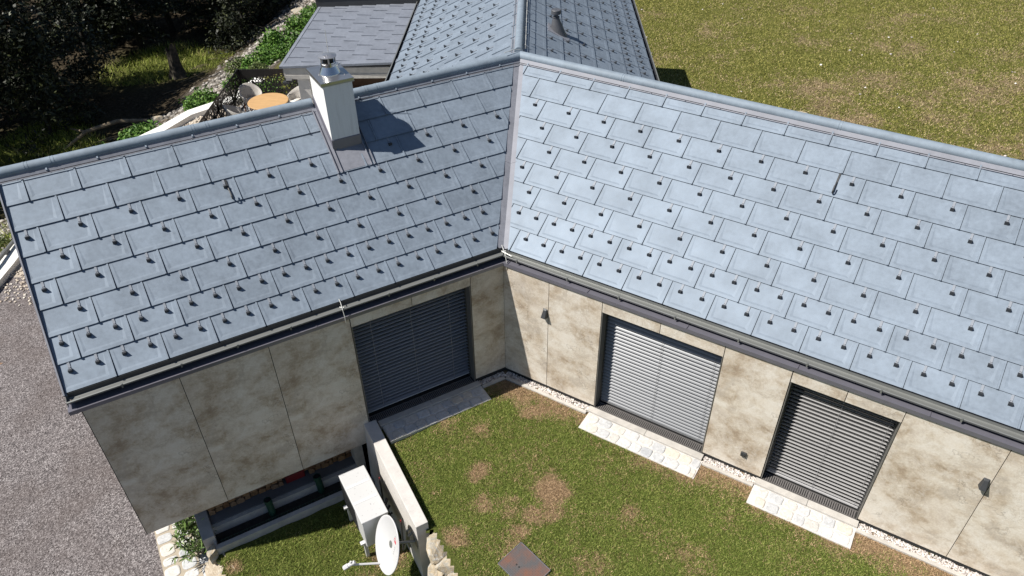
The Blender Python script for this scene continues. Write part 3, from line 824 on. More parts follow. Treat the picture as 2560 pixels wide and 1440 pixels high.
vt = lambda s, d: (lambda p: s * (p - E0).dot(vnA) > d)
def no_chim(p):
    a = (p - E0).dot(UA); o = (p - E0).dot(OA)
    return (p - E0).dot(vnA) > .14 and not (-2.25 < a < -1.55 and o < -1.75)
guards(roofA, EP, UA, VA, NAv, U0A, V0A, (0, 1), (2, 3, 4, 5), -6.85, 4, no_chim)
guards(roofB, EP, UB, VB, NBv, U0B, V0B, (0, 1), (2, 3, 4, 5, 6), -4, 12.1, vt(-1, .12))
guards(roofCL, OCL, UC, VC, NCv, 0, 0, (0, 1), (2, 3, 4, 5, 6), YEND + .1, 6, lambda p: (p - PR).dot(nAr) > .1)
guards(roofCR, OCR, UD, VD, ND, .25, 0, (0, 1), (2, 3, 4, 5, 6), -6, -YEND + .6, lambda p: (p - PR).dot(nBr) > .1 and (p - OCL - UC * YEND).dot(UC) > .1)
CAMP = Vector((0, 0, 10.2))
def infr(p):
    d = p - CAMP; w = d.dot(_f); x = d.dot(_r) / w * 1877.4; y = d.dot(_d) / w * 1877.4
    return abs(x) < 1290 and abs(y) < 730
vis = [s for s in spots if infr(s[0])]
vis.sort(key=lambda s: (s[0] - CAMP).length)
def gmat(s):
    p, root, U, V, N = s
    M = Matrix.Identity(4)
    for i in range(3): M[i][0] = U[i]; M[i][1] = V[i]; M[i][2] = N[i]
    M.translation = p
    return M
for s in vis[:100]:
    o = bpy.data.objects.new('snow_guard', gmesh); COL.objects.link(o); o.parent = s[1]
    M = gmat(s); M.translation = s[0] - house.location; o.matrix_local = M
rest = MB()
gv = [v.co.copy() for v in gmesh.vertices]; gf = [list(p.vertices) for p in gmesh.polygons]; gi = [p.material_index for p in gmesh.polygons]
for s in vis[100:]:
    M = gmat(s); n = len(rest.v); rest.v += [tuple(M @ v) for v in gv]
    rest.f += [[i + n for i in f] for f in gf]; rest.m += gi
tag(build(rest, 'snow_guard', [M_guard, M_strap], house, recalc=False), kind='stuff')
# roof hooks
def hook(root, O, U, V, N, u, v0, v1):
    mb = MB(); q = lambda uu, v, h: O + U * uu + V * v + N * h
    mb.prism([q(u - .014, v1 + .12, .012), q(u + .014, v1 + .12, .012), q(u + .014, v0, .012), q(u - .014, v0, .012)], [q(u - .014, v1 + .12, .020), q(u + .014, v1 + .12, .020), q(u + .014, v0, .020), q(u - .014, v0, .020)])
    pts = [q(u, v1 + .16, .03), q(u, v1 + .05, .045), q(u, v1, .05)]
    for k in range(8):
        t = math.pi * k / 7
        pts.append(q(u, v1 - .02 - .035 * math.sin(t), .075 - .035 * math.cos(t)))
    pts.append(q(u, v1 + .05, .115))
    mb.tube(pts, .011, 8)
    build(mb, 'roof_hook', M_anth, root)
hook(roofA, EP, UA, VA, NAv, -3.90, 2.50, 2.19)
hook(roofB, EP, UB, VB, NBv, 4.66, 2.90, 2.58)
hook(roofCL, OCL, UC, VC, NCv, -2.35, 2.55, 2.25)
hook(roofCR, OCR, UD, VD, ND, 2.95, 2.60, 2.30)
# vent pipe on C's right slope
vx, vy = 1.03, 16.45
sl = (RC0.z) - abs((Vector((vx, vy, 0)) - Vector((RC0.x, RC0.y, 0))).dot(NC)) * math.tan(PC)
mb = MB()
rows = []
for r, h, dx in ((.20, -.10, .06), (.155, .02, .045), (.115, .16, .02), (.072, .30, 0), (.080, .305, 0), (.080, .325, 0), (.052, .33, 0), (.050, .37, 0), (.104, .385, 0), (.108, .40, 0), (.108, .465, 0), (.10, .475, 0), (.01, .482, 0)):
    rows.append([Vector((vx + dx + r * math.cos(2 * math.pi * k / 24), vy + r * math.sin(2 * math.pi * k / 24), sl + h)) for k in range(24)])
mb.strip(rows, 0, True)
vp = build(mb, 'vent_pipe', plain('vent_grey', (.085, .088, .098), .5, .1), house, smooth=False)
mb = MB(); q = lambda d1, d2, h: Vector((vx, vy, sl)) + UD * d2 + VD * d1 + ND * h
mb.prism([q(-.34, -.24, .0), q(-.34, .24, .0), q(.20, .24, .0), q(.20, -.24, .0)], [q(-.34, -.24, .024), q(-.34, .24, .024), q(.20, .24, .024), q(.20, -.24, .024)])
build(mb, 'vent_flashing', M_flash, vp)

# ------------------------------------------------------------------ things fixed to the facade
def wall_lamp(a, z, label):
    p = fB(a, .17, z)
    t = thing('wall_lamp', label, 'lamp', tuple(p), 'wedge wall lamps on the facade')
    mb = MB()
    b = [fB(a + x, .172, z + y) for x, y in ((-.040, .095), (.040, .095), (.060, -.08), (-.060, -.08))]
    f = [fB(a + x, .172 + d, z + y) for x, y, d in ((-.025, .068, .028), (.025, .068, .028), (.042, -.068, .095), (-.042, -.068, .095))]
    mb.prism(b, f); build(mb, 'lamp_body', M_anth, t, bevel=.004)
    m2 = MB(); m2.box(fB, (a - .038, a + .038), (.178, .24), (z - .088, z - .083)); build(m2, 'lamp_glass', plain('frosted_glass', (.5, .5, .48), .3), t)
wall_lamp(.948, 1.82, 'black wedge-shaped wall lamp near the inner corner of the facade')
wall_lamp(7.790, 1.79, 'black wedge-shaped wall lamp beside the rightmost blind')
t = thing('power_socket', 'small black outdoor power socket low on the facade between two blinds', 'socket', tuple(fB(4.71, .17, .44)))
mb = MB(); mb.box(fB, (4.665, 4.755), (.171, .205), (.40, .49)); build(mb, 'socket_box', M_anth, t, bevel=.006)
mb = MB(); mb.box(fB, (4.678, 4.742), (.206, .214), (.412, .470)); build(mb, 'socket_lid', M_anth, t, bevel=.003)

# ------------------------------------------------------------------ ground: front lawn, kerbs, gravel, paving
DRY = [(0.62, 7.62, .44, .95), (.36, 9.35, .30, .85), (-.62, 8.02, .26, .85), (-.55, 8.9, .26, .55), (-1.3, 9.2, .5, .55), (-.05, 7.25, .35, .65), (2.0, 9.15, .75, .65), (2.0, 8.5, .6, .45), (3.4, 7.9, .6, .55), (4.4, 7.2, .7, .6), (.75, 10.05, .75, .80),
       (-1.1, 10.05, .45, .6), (1.85, 7.15, .30, .6), (-1.75, 6.9, .45, .7), (-1.2, 7.6, .3, .4), (-2.35, 8.35, .25, .4), (.0, 6.55, .5, .5), (1.1, 6.3, .5, .55), (-.95, 6.80, .30, .8), (.25, 7.15, .34, .85), (.10, 6.85, .26, .8), (-.5, 7.35, .35, .6), (2.6, 6.5, .5, .4)]
def dryval(x, y):
    d = 0.24
    for cx, cy, r, w in DRY:
        q = ((x - cx) ** 2 + (y - cy) ** 2) / (r * r) * (1 + 1.1 * noise.noise(Vector((x * 2.6, y * 2.6, 5))))
        if q < 4: d = max(d, w * math.exp(-q * 1.3))
    P = Vector((x, y, 0)) - E0; ob = P.dot(OB); b = P.dot(UB)
    if b > -.5 and ob < 1.1: d = max(d, .80 * max(0, 1 - abs(ob - .40) / .85) + .12 * noise.noise(Vector((x * 2, y * 2, 21))))
    d += .20 * noise.noise(Vector((x * 1.3, y * 1.3, 3))) + .16 * noise.noise(Vector((x * 4, y * 4, 7))) + .17 * noise.noise(Vector((x * 10, y * 10, 17)))
    return d
def grid_sheet(name, inside, x0, x1, y0, y1, st, zf, mats, attr=None, kind='structure', label=None, clip=None):
    nx, ny = int((x1 - x0) / st) + 1, int((y1 - y0) / st) + 1
    idx = {}; V = []; F = []
    A = {k: [] for k in (attr or {})}
    def vid(i, j):
        if (i, j) not in idx:
            x, y = x0 + i * st, y0 + j * st
            idx[(i, j)] = len(V); V.append((x, y, zf(x, y)))
            for k, fn in (attr or {}).items(): A[k].append(fn(x, y))
        return idx[(i, j)]
    for i in range(nx):
        for j in range(ny):
            if inside(x0 + (i + .5) * st, y0 + (j + .5) * st): F.append([vid(i, j), vid(i + 1, j), vid(i + 1, j + 1), vid(i, j + 1)])
    me = bpy.data.meshes.new(name); me.from_pydata(V, [], F)
    for m in mats: me.materials.append(m)
    for k, arr in A.items():
        at = me.attributes.new(k, 'FLOAT', 'POINT'); at.data.foreach_set('value', arr)
    me.polygons.foreach_set('use_smooth', [True] * len(F))
    o = bpy.data.objects.new(name, me); COL.objects.link(o); o['kind'] = kind
    return o
def in_front(x, y):
    P = Vector((x, y, 0)) - E0
    a = P.dot(UA); o = P.dot(OA)
    return o > .05 and P.dot(OB) > .05 and a > (-2.93 if o < 2.62 else -2.78 - .05 * min(4, o - 2.62))
def lawn_z(x, y):
    P = Vector((x, y, 0)) - E0; ob = P.dot(OB)
    a, o = P.dot(UA), P.dot(OA)
    dip = max(0, min(1, (-1.55 - a) / .9)) * max(0, min(1, (3.1 - o) / .5))
    return -.016 - .055 * dip + .012 * noise.noise(Vector((x * 2.2, y * 2.2, 1)))
grid_sheet('lawn', in_front, -3.2, 9.4, 4.6, 11.0, .06, lawn_z, [M_lawn], {'dry': dryval})
# outer continuation of the lawn, outside the frame
def ring(x, y): return in_front(x, y) and not (-3.2 < x < 9.4 and 4.6 < y < 11.0)
grid_sheet('lawn', lambda x, y: ring(x, y), -3.2, 34.6, -17.0, 11.2, .6, lambda x, y: -.018, [M_lawn], {'dry': lambda x, y: .15})

def blades(name, n, region, zf, dryf, mat, h=(.025, .06), w=(.006, .013), seed=1, lean=.9, label=None, x0=0, x1=1, y0=0, y1=1):
    rng = np.random.default_rng(seed)
    xs = rng.uniform(x0, x1, n); ys = rng.uniform(y0, y1, n)
    keep = np.array([region(a, b) for a, b in zip(xs, ys)]); xs, ys = xs[keep], ys[keep]; m = len(xs)
    zs = np.array([zf(a, b) for a, b in zip(xs, ys)]); dr = np.array([dryf(a, b) for a, b in zip(xs, ys)])
    th = rng.uniform(0, 2 * np.pi, m); hh = rng.uniform(*h, m); ww = rng.uniform(*w, m); ln = rng.uniform(.2, lean, m) * hh * 1.3
    ph = rng.uniform(0, 2 * np.pi, m)
    base = np.stack([xs, ys, zs - .004], 1)
    sd = np.stack([np.cos(th), np.sin(th), np.zeros(m)], 1) * ww[:, None]
    tip = base + np.stack([np.cos(ph) * ln, np.sin(ph) * ln, hh], 1)
    co = np.stack([base - sd, base + sd, tip], 1).reshape(-1, 3)
    tri = np.arange(m * 3).reshape(-1, 3)
    me = fast_mesh(name, co, tri, [mat], attrs={'dry': np.repeat(dr, 3)}, nper=3)
    o = bpy.data.objects.new(name, me); COL.objects.link(o)
    tag(o, label, 'grass', None, 'stuff')
    return o
def lawn_reg(x, y):
    P = Vector((x, y, 0)) - E0
    a, oa, b, ob = P.dot(UA), P.dot(OA), P.dot(UB), P.dot(OB)
    if not (oa > .36 and ob > .375 and a > (-2.80 if oa < 2.62 else -2.72)): return False
    if a < -.68 and oa < .70: return False
    if 1.95 < b < 4.14 and ob < .735: return False
    if 5.0 < b < 6.64 and ob < .735: return False
    if abs(x - .17) < .42 and abs(y - 6.3) < .42:
        u = (x - .075) * .55 + (y - 6.655) * -.835
    if hatch_in(x, y): return False
    return infr(Vector((x, y, 0)))
HC = [Vector((.09, 6.637, -.012)), Vector((-.257, 6.29, -.012)), Vector((.163, 5.82, -.012)), Vector((.51, 6.167, -.012))]
def hatch_in(x, y):
    p = Vector((x, y, 0))
    for i in range(4):
        a, b = HC[i], HC[(i + 1) % 4]; e = b - a
        if e.x * (p.y - a.y) - e.y * (p.x - a.x) < 0: return False
    return True
blades('lawn_grass', 620000, lawn_reg, lawn_z, dryval, M_blade, (.012, .034), (.004, .008), 2, 1.5, 'short mossy lawn with brown dry patches in front of the house', -3.2, 8.6, 5.4, 10.7)

# concrete kerbs along the facades
kerb = MB()
for F, segs in ((fA, ((-.69, -.36 * 0 - .595 * .37),)), (fB, ((.595 * .37, 1.93), (4.13, 5.0), (6.62, 11.0)))):
    for a0, a1 in segs: kerb.box(F, (a0, a1), (.305, .370), (-.1, .022))
tag(build(kerb, 'kerb_strip', M_conc, None, loc=fB(2, .3, 0), bevel=.004), kind='structure')
gb = MB()
gb.poly([fA(-.75, .14, -.03), fA(-.08, .14, -.03), fA(-.2, .33, -.03), fA(-.75, .33, -.03)]); gb.poly([fB(.08, .14, -.03), fB(11, .14, -.03), fB(11, .33, -.03), fB(.2, .33, -.03)])
tag(build(gb, 'gravel_bed', M_soil, None, loc=fB(0, .2, -.03), recalc=False), kind='structure')
OCT = np.array([(1, 0, 0), (-1, 0, 0), (0, 1, 0), (0, -1, 0), (0, 0, 1), (0, 0, -1)], float)
OCTF = np.array([(0, 2, 4), (2, 1, 4), (1, 3, 4), (3, 0, 4), (2, 0, 5), (1, 2, 5), (3, 1, 5), (0, 3, 5)])
# rounder stone: octahedron split once
def stone_base():
    v = [tuple(p) for p in OCT]; f = []
    cache = {}
    def midp(a, b):
        k = (min(a, b), max(a, b))
        if k not in cache:
            p = np.array(v[a]) + np.array(v[b]); p = p / np.linalg.norm(p); cache[k] = len(v); v.append(tuple(p))
        return cache[k]
    for a, b, c in OCTF:
        x, y, z = midp(a, b), midp(b, c), midp(c, a); f += [(a, x, z), (x, b, y), (z, y, c), (x, y, z)]
    return np.array(v), np.array(f)
SV, SF = stone_base()
def pebbles(name, pts, r, mat, seed, label, cat='gravel', flat=.7):
    rng = np.random.default_rng(seed); m = len(pts)
    pts = np.array(pts)
    rad = rng.uniform(r[0], r[1], m)[:, None, None]
    jit = 1 + rng.uniform(-.34, .30, (m, len(SV), 1))
    sc = np.stack([rng.uniform(.75, 1.25, m), rng.uniform(.75, 1.25, m), rng.uniform(flat * .8, flat * 1.1, m)], 1)[:, None, :]
    v = SV[None] * jit * sc * rad
    th = rng.uniform(0, 6.28, m); c, s = np.cos(th), np.sin(th)
    x = v[:, :, 0] * c[:, None] - v[:, :, 1] * s[:, None]; y = v[:, :, 0] * s[:, None] + v[:, :, 1] * c[:, None]
    co = np.stack([x, y, v[:, :, 2]], 2) + pts[:, None, :]
    tri = (np.arange(m)[:, None, None] * len(SV) + SF[None]).reshape(-1, 3)
    me = fast_mesh(name, co.reshape(-1, 3), tri, [mat])
    o = bpy.data.objects.new(name, me); COL.objects.link(o)
    return tag(o, label, cat, None, 'stuff')
rng = random.Random(5)
pts = []
for F, a0, a1, n in ((fA, -.69, -.16, 330), (fB, .16, 1.95, 1150), (fB, 4.12, 5.02, 600), (fB, 6.62, 9.3, 1700)):
    for i in range(n):
        p = F(rng.uniform(a0, a1), rng.uniform(.165, .300), rng.uniform(-.015, .004)); pts.append(tuple(p))
pebbles('gravel', pts, (.009, .019), M_peb, 1, 'pale pebbles in the narrow strip between facade and kerb')
# threshold steps and cobbled strips under the three windows
def cobble_strip(F, a0, a1, o0, o1, z, rows, name, label, mort, seed, wedge=0.0, pitch=.235):
    rr = random.Random(seed)
    mb = MB(); mb.prism([F(a0, o0, -.12 + z), F(a1, o0, -.12 + z), F(a1 + wedge, o1, -.12 + z), F(a0 + wedge * .3, o1, -.12 + z)], [F(a0, o0, z), F(a1, o0, z), F(a1 + wedge, o1, z), F(a0 + wedge * .3, o1, z)], 1)
    dw = (o1 - o0) / rows
    for r in range(rows):
        a = a0 + .02 + (pitch * .35 if r % 2 else 0) * rr.uniform(.6, 1.2) - .02
        first = True
        while a < a1 - .07:
            w = pitch * rr.uniform(.75, 1.15)
            if a + w > a1 - .01: w = a1 - .012 - a
            if w < .07: break
            cx, cy = a + w / 2, o0 + dw * (r + .5) + rr.uniform(-.008, .008); hx, hy = w / 2 - (.002 if rows < 3 else .018), dw / 2 - rr.uniform(.002, .010) * (1 if rows < 3 else 2)
            ring_ = []; n = 14; e = rr.uniform(.42, .62)
            for k in range(n):
                t = 2 * math.pi * k / n + .1; cc, ss = math.cos(t), math.sin(t)
                j = 1 + rr.uniform(-.07, .05)
                ring_.append((cx + hx * math.copysign(abs(cc) ** e, cc) * j, cy + hy * math.copysign(abs(ss) ** e, ss) * j))
            ht = rr.uniform(.010, .018)
            b = [F(x, y, z - .02) for x, y in ring_]; m_ = [F(cx + (x - cx) * .97, cy + (y - cy) * .97, z + ht * .6) for x, y in ring_]
            tt = [F(cx + (x - cx) * .84, cy + (y - cy) * .84, z + ht) for x, y in ring_]
            base = len(mb.v); mb.strip([b, m_, tt], 0, True); mb.f.append([base + 2 * n + k for k in range(n)]); mb.m.append(0)
            a += w
    o = build(mb, name, [M_cob, mort], None, loc=F((a0 + a1) / 2, o0, z), recalc=True)
    tag(o, label, kind='structure')
    return o
cobble_strip(fA, -2.70, -.70, .30, .695, .0, 2, 'paving', 'cobbled strip in shade below the blue-grey blind', M_mortar, 4)
cobble_strip(fB, 1.97, 4.12, .30, .715, .0, 2, 'paving', 'cobbled strip below the bright blind', M_mortar, 5)
cobble_strip(fB, 5.01, 6.62, .30, .715, .0, 2, 'paving', 'cobbled strip below the grey blind', M_mortar, 6)
for F, a0, a1, js, lb in ((fA, -2.73, -.70, (-1.7,), 'concrete threshold step in shade below the blue-grey blind'), (fB, 1.93, 4.10, (3.05,), 'concrete threshold step below the bright blind'), (fB, 5.0, 6.63, (5.85,), 'concrete threshold step below the grey blind')):
    mb = MB(); c0 = a0
    for j in list(js) + [a1]:
        mb.box(F, (c0, j - .004), (.172, .296), (-.12, .040)); c0 = j
    tag(build(mb, 'threshold_step', M_conc, None, loc=F((a0 + a1) / 2, .2, 0), bevel=.006), lb, 'step', 'concrete threshold steps')
# hatch cover in the lawn
t = thing('hatch_cover', 'rusty square chequer-plate hatch cover lying in the lawn', 'hatch cover', tuple((HC[0] + HC[2]) / 2))
mb = MB(); mb.prism([p + Z * .0 for p in HC], [p + Z * .028 for p in HC], 0)
ex = (HC[3] - HC[0]); ey = (HC[1] - HC[0])
for i in range(21):
    for j in range(15):
        u, v = (i + .7) / 21.6, (j + .7) / 15.6
        if abs(u - .38) < .03 and abs(v - .55) < .12: continue
        p = HC[0] + ex * u + ey * v + Z * .028; d = (ex.normalized() + ey.normalized() * (1 if (i + j) % 2 else -1)).normalized() * .009; e = Vector((-d.y, d.x, 0)) * .35
        mb.prism([p - d - e, p + d - e, p + d + e, p - d + e], [p - d * .6 - e * .5 + Z * .003, p + d * .6 - e * .5 + Z * .003, p + d * .6 + e * .5 + Z * .003, p - d * .6 + e * .5 + Z * .003])
build(mb, 'plate', M_hatch, t, recalc=False)
mb = MB()
for i in range(4):
    a, b = HC[i], HC[(i + 1) % 4]; n = (b - a).normalized(); q = Vector((n.y, -n.x, 0))
    mb.prism([a - n * .008 + Z * -.01, b + n * .008 + Z * -.01, b + n * .008 + q * .008 + Z * -.01, a - n * .008 + q * .008 + Z * -.01], [a - n * .008 + Z * .034, b + n * .008 + Z * .034, b + n * .008 + q * .008 + Z * .034, a - n * .008 + q * .008 + Z * .034])
build(mb, 'frame', M_steel2, t)
mb = MB()
for u, v in ((.36, .60), (.30, .68)): mb.lathe(HC[0] + ex * (.42 if u > .33 else .33) + ey * (.62) + Z * .0, [(.014, .029), (.014, .0305)], 12)
build(mb, 'lifting_hole', M_dark, t)

# ------------------------------------------------------------------ retaining wall, lower lawn, planting trench
t = MB()
t.prism([fA(-3.055, .172, -1.7), fA(-2.840, .172, -1.7), fA(-2.850, 2.575, -1.7), fA(-3.055, 2.575, -1.7)], [fA(-2.985, .172, .105), fA(-2.760, .172, .105), fA(-2.845, 2.575, .105), fA(-3.050, 2.575, .105)])
tag(build(t, 'retaining_wall', M_concl, None, loc=fA(-2.95, 1.3, -1.3), bevel=.008), 'pale concrete retaining wall running out from the facade beside the heat pump', 'retaining wall')
LZ = -1.36
def low_in(x, y):
    P = Vector((x, y, 0)) - E0; a, o = P.dot(UA), P.dot(OA)
    return a < -2.95 and a > -6.02 + max(0, (o - .35)) * .25 and o > .30
def low_z(x, y):
    P = Vector((x, y, 0)) - E0
    return LZ + .03 * noise.noise(Vector((x * 2, y * 2, 5))) + .02 * noise.noise(Vector((x * 5, y * 5, 2)))
LD = [(-3.4, 1.9, .5, .7), (-3.9, 2.2, .5, .6), (-5.0, 1.7, .3, .75), (-5.75, .75, .25, .8), (-5.5, 1.2, .25, .5), (-3.6, 1.0, .35, .5)]
def low_dry(x, y):
    P = Vector((x, y, 0)) - E0; a, o = P.dot(UA), P.dot(OA)
    d = .14
    for ca, co, r, w in LD: d = max(d, w * math.exp(-1.3 * ((a - ca) ** 2 + (o - co) ** 2) / r ** 2))
    return d + .14 * noise.noise(Vector((x * 2, y * 2, 9)))
grid_sheet('lawn', low_in, -8.0, 0.0, 3.0, 9.5, .08, low_z, [M_lawn], {'dry': low_dry})
blades('lawn_grass', 120000, lambda x, y: low_in(x, y) and (Vector((x, y, 0)) - E0).dot(OA) > .5 and infr(Vector((x, y, LZ))), low_z, low_dry, M_blade, (.02, .055), (.004, .009), 6, 1.2, 'mossy grass of the lower lawn around the heat pump', -8, -1, 3.6, 9.0)
# basement recess: slab, edge, trench, kerb
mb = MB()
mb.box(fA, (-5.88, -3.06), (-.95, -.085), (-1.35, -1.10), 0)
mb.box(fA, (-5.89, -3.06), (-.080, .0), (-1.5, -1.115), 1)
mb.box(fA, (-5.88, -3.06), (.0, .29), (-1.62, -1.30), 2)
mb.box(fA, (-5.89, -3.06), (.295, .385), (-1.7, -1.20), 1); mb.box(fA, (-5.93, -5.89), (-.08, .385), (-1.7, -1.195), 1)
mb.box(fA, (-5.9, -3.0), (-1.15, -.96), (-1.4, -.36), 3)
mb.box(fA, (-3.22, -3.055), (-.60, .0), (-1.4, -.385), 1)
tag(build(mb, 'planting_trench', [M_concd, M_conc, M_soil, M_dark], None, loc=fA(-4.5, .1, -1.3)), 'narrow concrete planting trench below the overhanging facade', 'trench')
mb = MB(); mb.prism([fA(-6.13, -1.6, -2.0), fA(-5.90, -1.6, -2.0), fA(-5.88, .20, -2.0), fA(-6.08, .20, -2.0)], [fA(-6.13, -1.6, -1.06), fA(-5.90, -1.6, -1.06), fA(-5.88, .20, -1.06), fA(-6.08, .20, -1.06)])
tag(build(mb, 'fin_wall', M_conc, None, loc=fA(-6, -.5, -1.9), bevel=.006), 'short concrete fin wall under the left end of the facade', 'wall')
# firewood
rr = random.Random(11)
for row in range(3):
    a = -5.86
    while a < -3.26:
        w = rr.uniform(.075, .15); 
        if row == 0 and -4.50 < a + w / 2 < -4.10: a += w; continue
        h = rr.uniform(.11, .15); z0 = -1.098 + row * .135; oo = -.275 + rr.uniform(-.03, .02)
        mb = MB(); tip = a + w * rr.uniform(.3, .7)
        sec = [(a + .004, z0 + .004), (a + w - .004, z0 + .004), (a + w - .006, z0 + h * .7), (tip, z0 + h), (a + .006, z0 + h * .65)]
        mb.prism([fA(x, oo, z) for x, z in sec], [fA(x + rr.uniform(-.01, .01), oo - .33, z) for x, z in sec])
        o = build(mb, 'firewood_log', M_log, None, loc=fA(a + w / 2, oo - .15, z0), bevel=.006)
        tag(o, 'split firewood log stacked on the slab under the overhang', 'log', 'firewood logs under the overhang')
        a += w
mb = MB(); mb.box(fA, (-4.48, -4.13), (-.60, -.262), (-1.098, -.93)); 
t = thing('plastic_crate', 'dark red plastic crate among the firewood under the overhang', 'crate', tuple(fA(-4.3, -.4, -1.1)))
build(mb, 'crate_body', M_red, t, bevel=.012)
mb = MB(); mb.box(fA, (-4.49, -4.12), (-.61, -.252), (-.93, -.905)); build(mb, 'crate_rim', M_red, t, bevel=.006)
for a, o0, lab in ((-4.88, .06, 'dark green upright pipe in the trench, left of the crate'), (-3.96, .00, 'dark green upright pipe in the trench, right of the crate')):
    mb = MB(); mb.tube([fA(a, o0 + .06, -1.55), fA(a, o0 + .04, -1.2), fA(a - .01, o0 - .02, -.93)], [.062, .062, .062], 16, 0, False)
    mb.tube([fA(a - .008, o0 - .01, -1.0), fA(a - .01, o0 - .02, -.925)], [.069, .069], 16, 0, False)
    mb.lathe(fA(a - .01, o0 - .02, 0), [(.06, -.95), (.0, -.949)], 16, 1)
    tag(build(mb, 'drain_pipe', [M_green, M_dark], None, loc=fA(a, o0, -1.5), recalc=False), lab, 'pipe', 'green pipes in the trench')
mb = MB()
for z in (-1.27, -1.22, -1.17): mb.tube([fA(-5.82, .262, z), fA(-3.08, .262, z)], .003, 5)
a = -5.8
while a < -3.1: mb.tube([fA(a, .264, -1.30), fA(a, .264, -1.16)], .0025, 4); a += .055
tag(build(mb, 'wire_fence', M_green, None, loc=fA(-4.5, .26, -1.55)), 'low green wire mesh fence inside the planting trench', 'fence')

# leaf clumps -------------------------------------------------------------
def leaf_quads(rng, centers, spread, n, size, up=.3, long=1.0):
    m = len(centers) * n
    c = np.repeat(np.array(centers), n, 0) + rng.normal(0, 1, (m, 3)) * spread
    nrm = rng.normal(0, 1, (m, 3)); nrm[:, 2] += up; nrm /= np.linalg.norm(nrm, axis=1)[:, None]
    t = np.cross(nrm, rng.normal(0, 1, (m, 3))); t /= np.linalg.norm(t, axis=1)[:, None] + 1e-9
    b = np.cross(nrm, t); s = rng.uniform(size * .6, size * 1.35, m)[:, None]
    t = t * s * .5 * long; b = b * s * .32
    co = np.stack([c - t, c + b - t * .1, c + t, c - b - t * .1], 1)
    return co.reshape(-1, 3)
def quad_obj(name, co, mat, parent=None, loc=None):
    me = fast_mesh(name, co, np.arange(len(co)).reshape(-1, 4), [mat], nper=4)
    o = bpy.data.objects.new(name, me); put(o, parent)
    if loc is not None: o.location = loc
    return o
rs = np.random.default_rng(4)
t = thing('oleander', 'bushy oleander with long narrow leaves growing beside the cobbled path', 'plant', tuple(fA(-6.22, -.35, -1.85)))
org = Vector(t.location)
stems = MB(); co = []
for i in range(34):
    b = fA(-6.20 + rs.normal(0, .06), -.40 + rs.uniform(-.42, .42), -1.85) - org
    d = Vector((rs.normal(-.16, .20), rs.normal(-.02, .16), rs.uniform(.45, .85)))
    stems.tube([org + b, org + b + d * .5, org + b + d], [.008, .006, .003], 5)
    for k in range(26):
        f = rs.uniform(.3, 1.02); p = np.array(b + d * f)
        q = np.array(d.normalized()) * .6 + rs.normal(0, .75, 3); q[2] -= .05; q /= np.linalg.norm(q); l = rs.uniform(.12, .22)
        w = np.cross(q, rs.normal(0, 1, 3)); w /= np.linalg.norm(w); w *= .017
        co += [p, p + q * l * .45 + w, p + q * l - np.array([0, 0, .02]), p + q * l * .45 - w]
build(stems, 'stem', M_bark, t); quad_obj('foliage', np.array(co), M_leafl, t)

# cobbled path down the left side and the driveway
mb = cobble_strip(lambda a, o, z: fA(-6.88 + o + .10 * max(0, a) * 0, a, z), -1.25, 1.55, .0, .86, -1.835, 3, 'path', 'cobbled path with sandy joints below the left end of the facade', M_mortars, 8, 0.0, .27)
DZ = -1.872
XB = [(5, -13.8, -1.72), (12, -13.75, -1.72), (16.3, -13.65, -1.54), (17.4, -13.55, -1.38), (19.2, -12.85, -1.0), (20.9, -12.10, -.55), (21.8, -11.0, -.30), (22.5, -10.3, -.10), (23.1, -9.0, .12), (24.5, -8.6, .15), (27, -8.1, .1), (35, -7.0, .05), (60, -5, 0)]
def xb(y):
    if y <= XB[0][0]: return XB[0][1], XB[0][2]
    for (y0, x0, z0), (y1, x1, z1) in zip(XB, XB[1:]):
        if y <= y1: t = (y - y0) / (y1 - y0); return x0 + (x1 - x0) * t, z0 + (z1 - z0) * t
    return XB[-1][1], XB[-1][2]
def wall_near(x, y):
    best = (1e9, 0)
    for (y0, x0, z0), (y1, x1, z1) in zip(XB[:-3], XB[1:-2]):
        dx, dy = x1 - x0, y1 - y0; t = max(0, min(1, ((x - x0) * dx + (y - y0) * dy) / (dx * dx + dy * dy)))
        d = math.hypot(x - x0 - dx * t, y - y0 - dy * t)
        if d < best[0]: best = (d, z0 + (z1 - z0) * t)
    return best
def ramp_z(x, y):
    return max(DZ, min(-.05, wall_near(x, y)[1] - .17))
def drive_in(x, y):
    P = Vector((x, y, 0)) - E0; a, o = P.dot(UA), P.dot(OA)
    if x < xb(y)[0] or x > -3 or y > 23.3: return False
    if y > 17.5 and x > -8.4: return False
    return o < -5.4 or a < -6.0 - max(0, (.45 - o)) * .0
dv = grid_sheet('driveway', lambda x, y: drive_in(x, y) and not (y > 15.9), -14.2, -2.8, -6.0, 23.4, .3, ramp_z, [M_drive])
grid_sheet('gravel_bed', lambda x, y: drive_in(x, y) and (y > 15.9), -14.2, -2.8, -6.0, 23.4, .3, ramp_z, [plain('gravel_base', (.38, .33, .27), .9, 0, .35, 30, bump=.5)])
rng = random.Random(21); pts = []
for i in range(9000):
    y = rng.uniform(14.6, 23.0); x = rng.uniform(-13.9, -8.55)
    if x < xb(y)[0] + .05 or wall_near(x, y)[0] < .36: continue
    if y < 15.9 and rng.random() > (y - 14.6) / 1.6: continue
    if infr(Vector((x, y, ramp_z(x, y)))): pts.append((x, y, ramp_z(x, y) + .008))
pebbles('gravel', pts, (.02, .042), M_pebc, 2, 'cream gravel between the white garden wall and the perforated screen')
rng = random.Random(22); pts = []
for i in range(5200):
    x = rng.uniform(-13.6, -6.9); y = rng.uniform(6.5, 15.5)
    if drive_in(x, y) and x > xb(y)[0] and infr(Vector((x, y, DZ))): pts.append((x, y, DZ + .003))
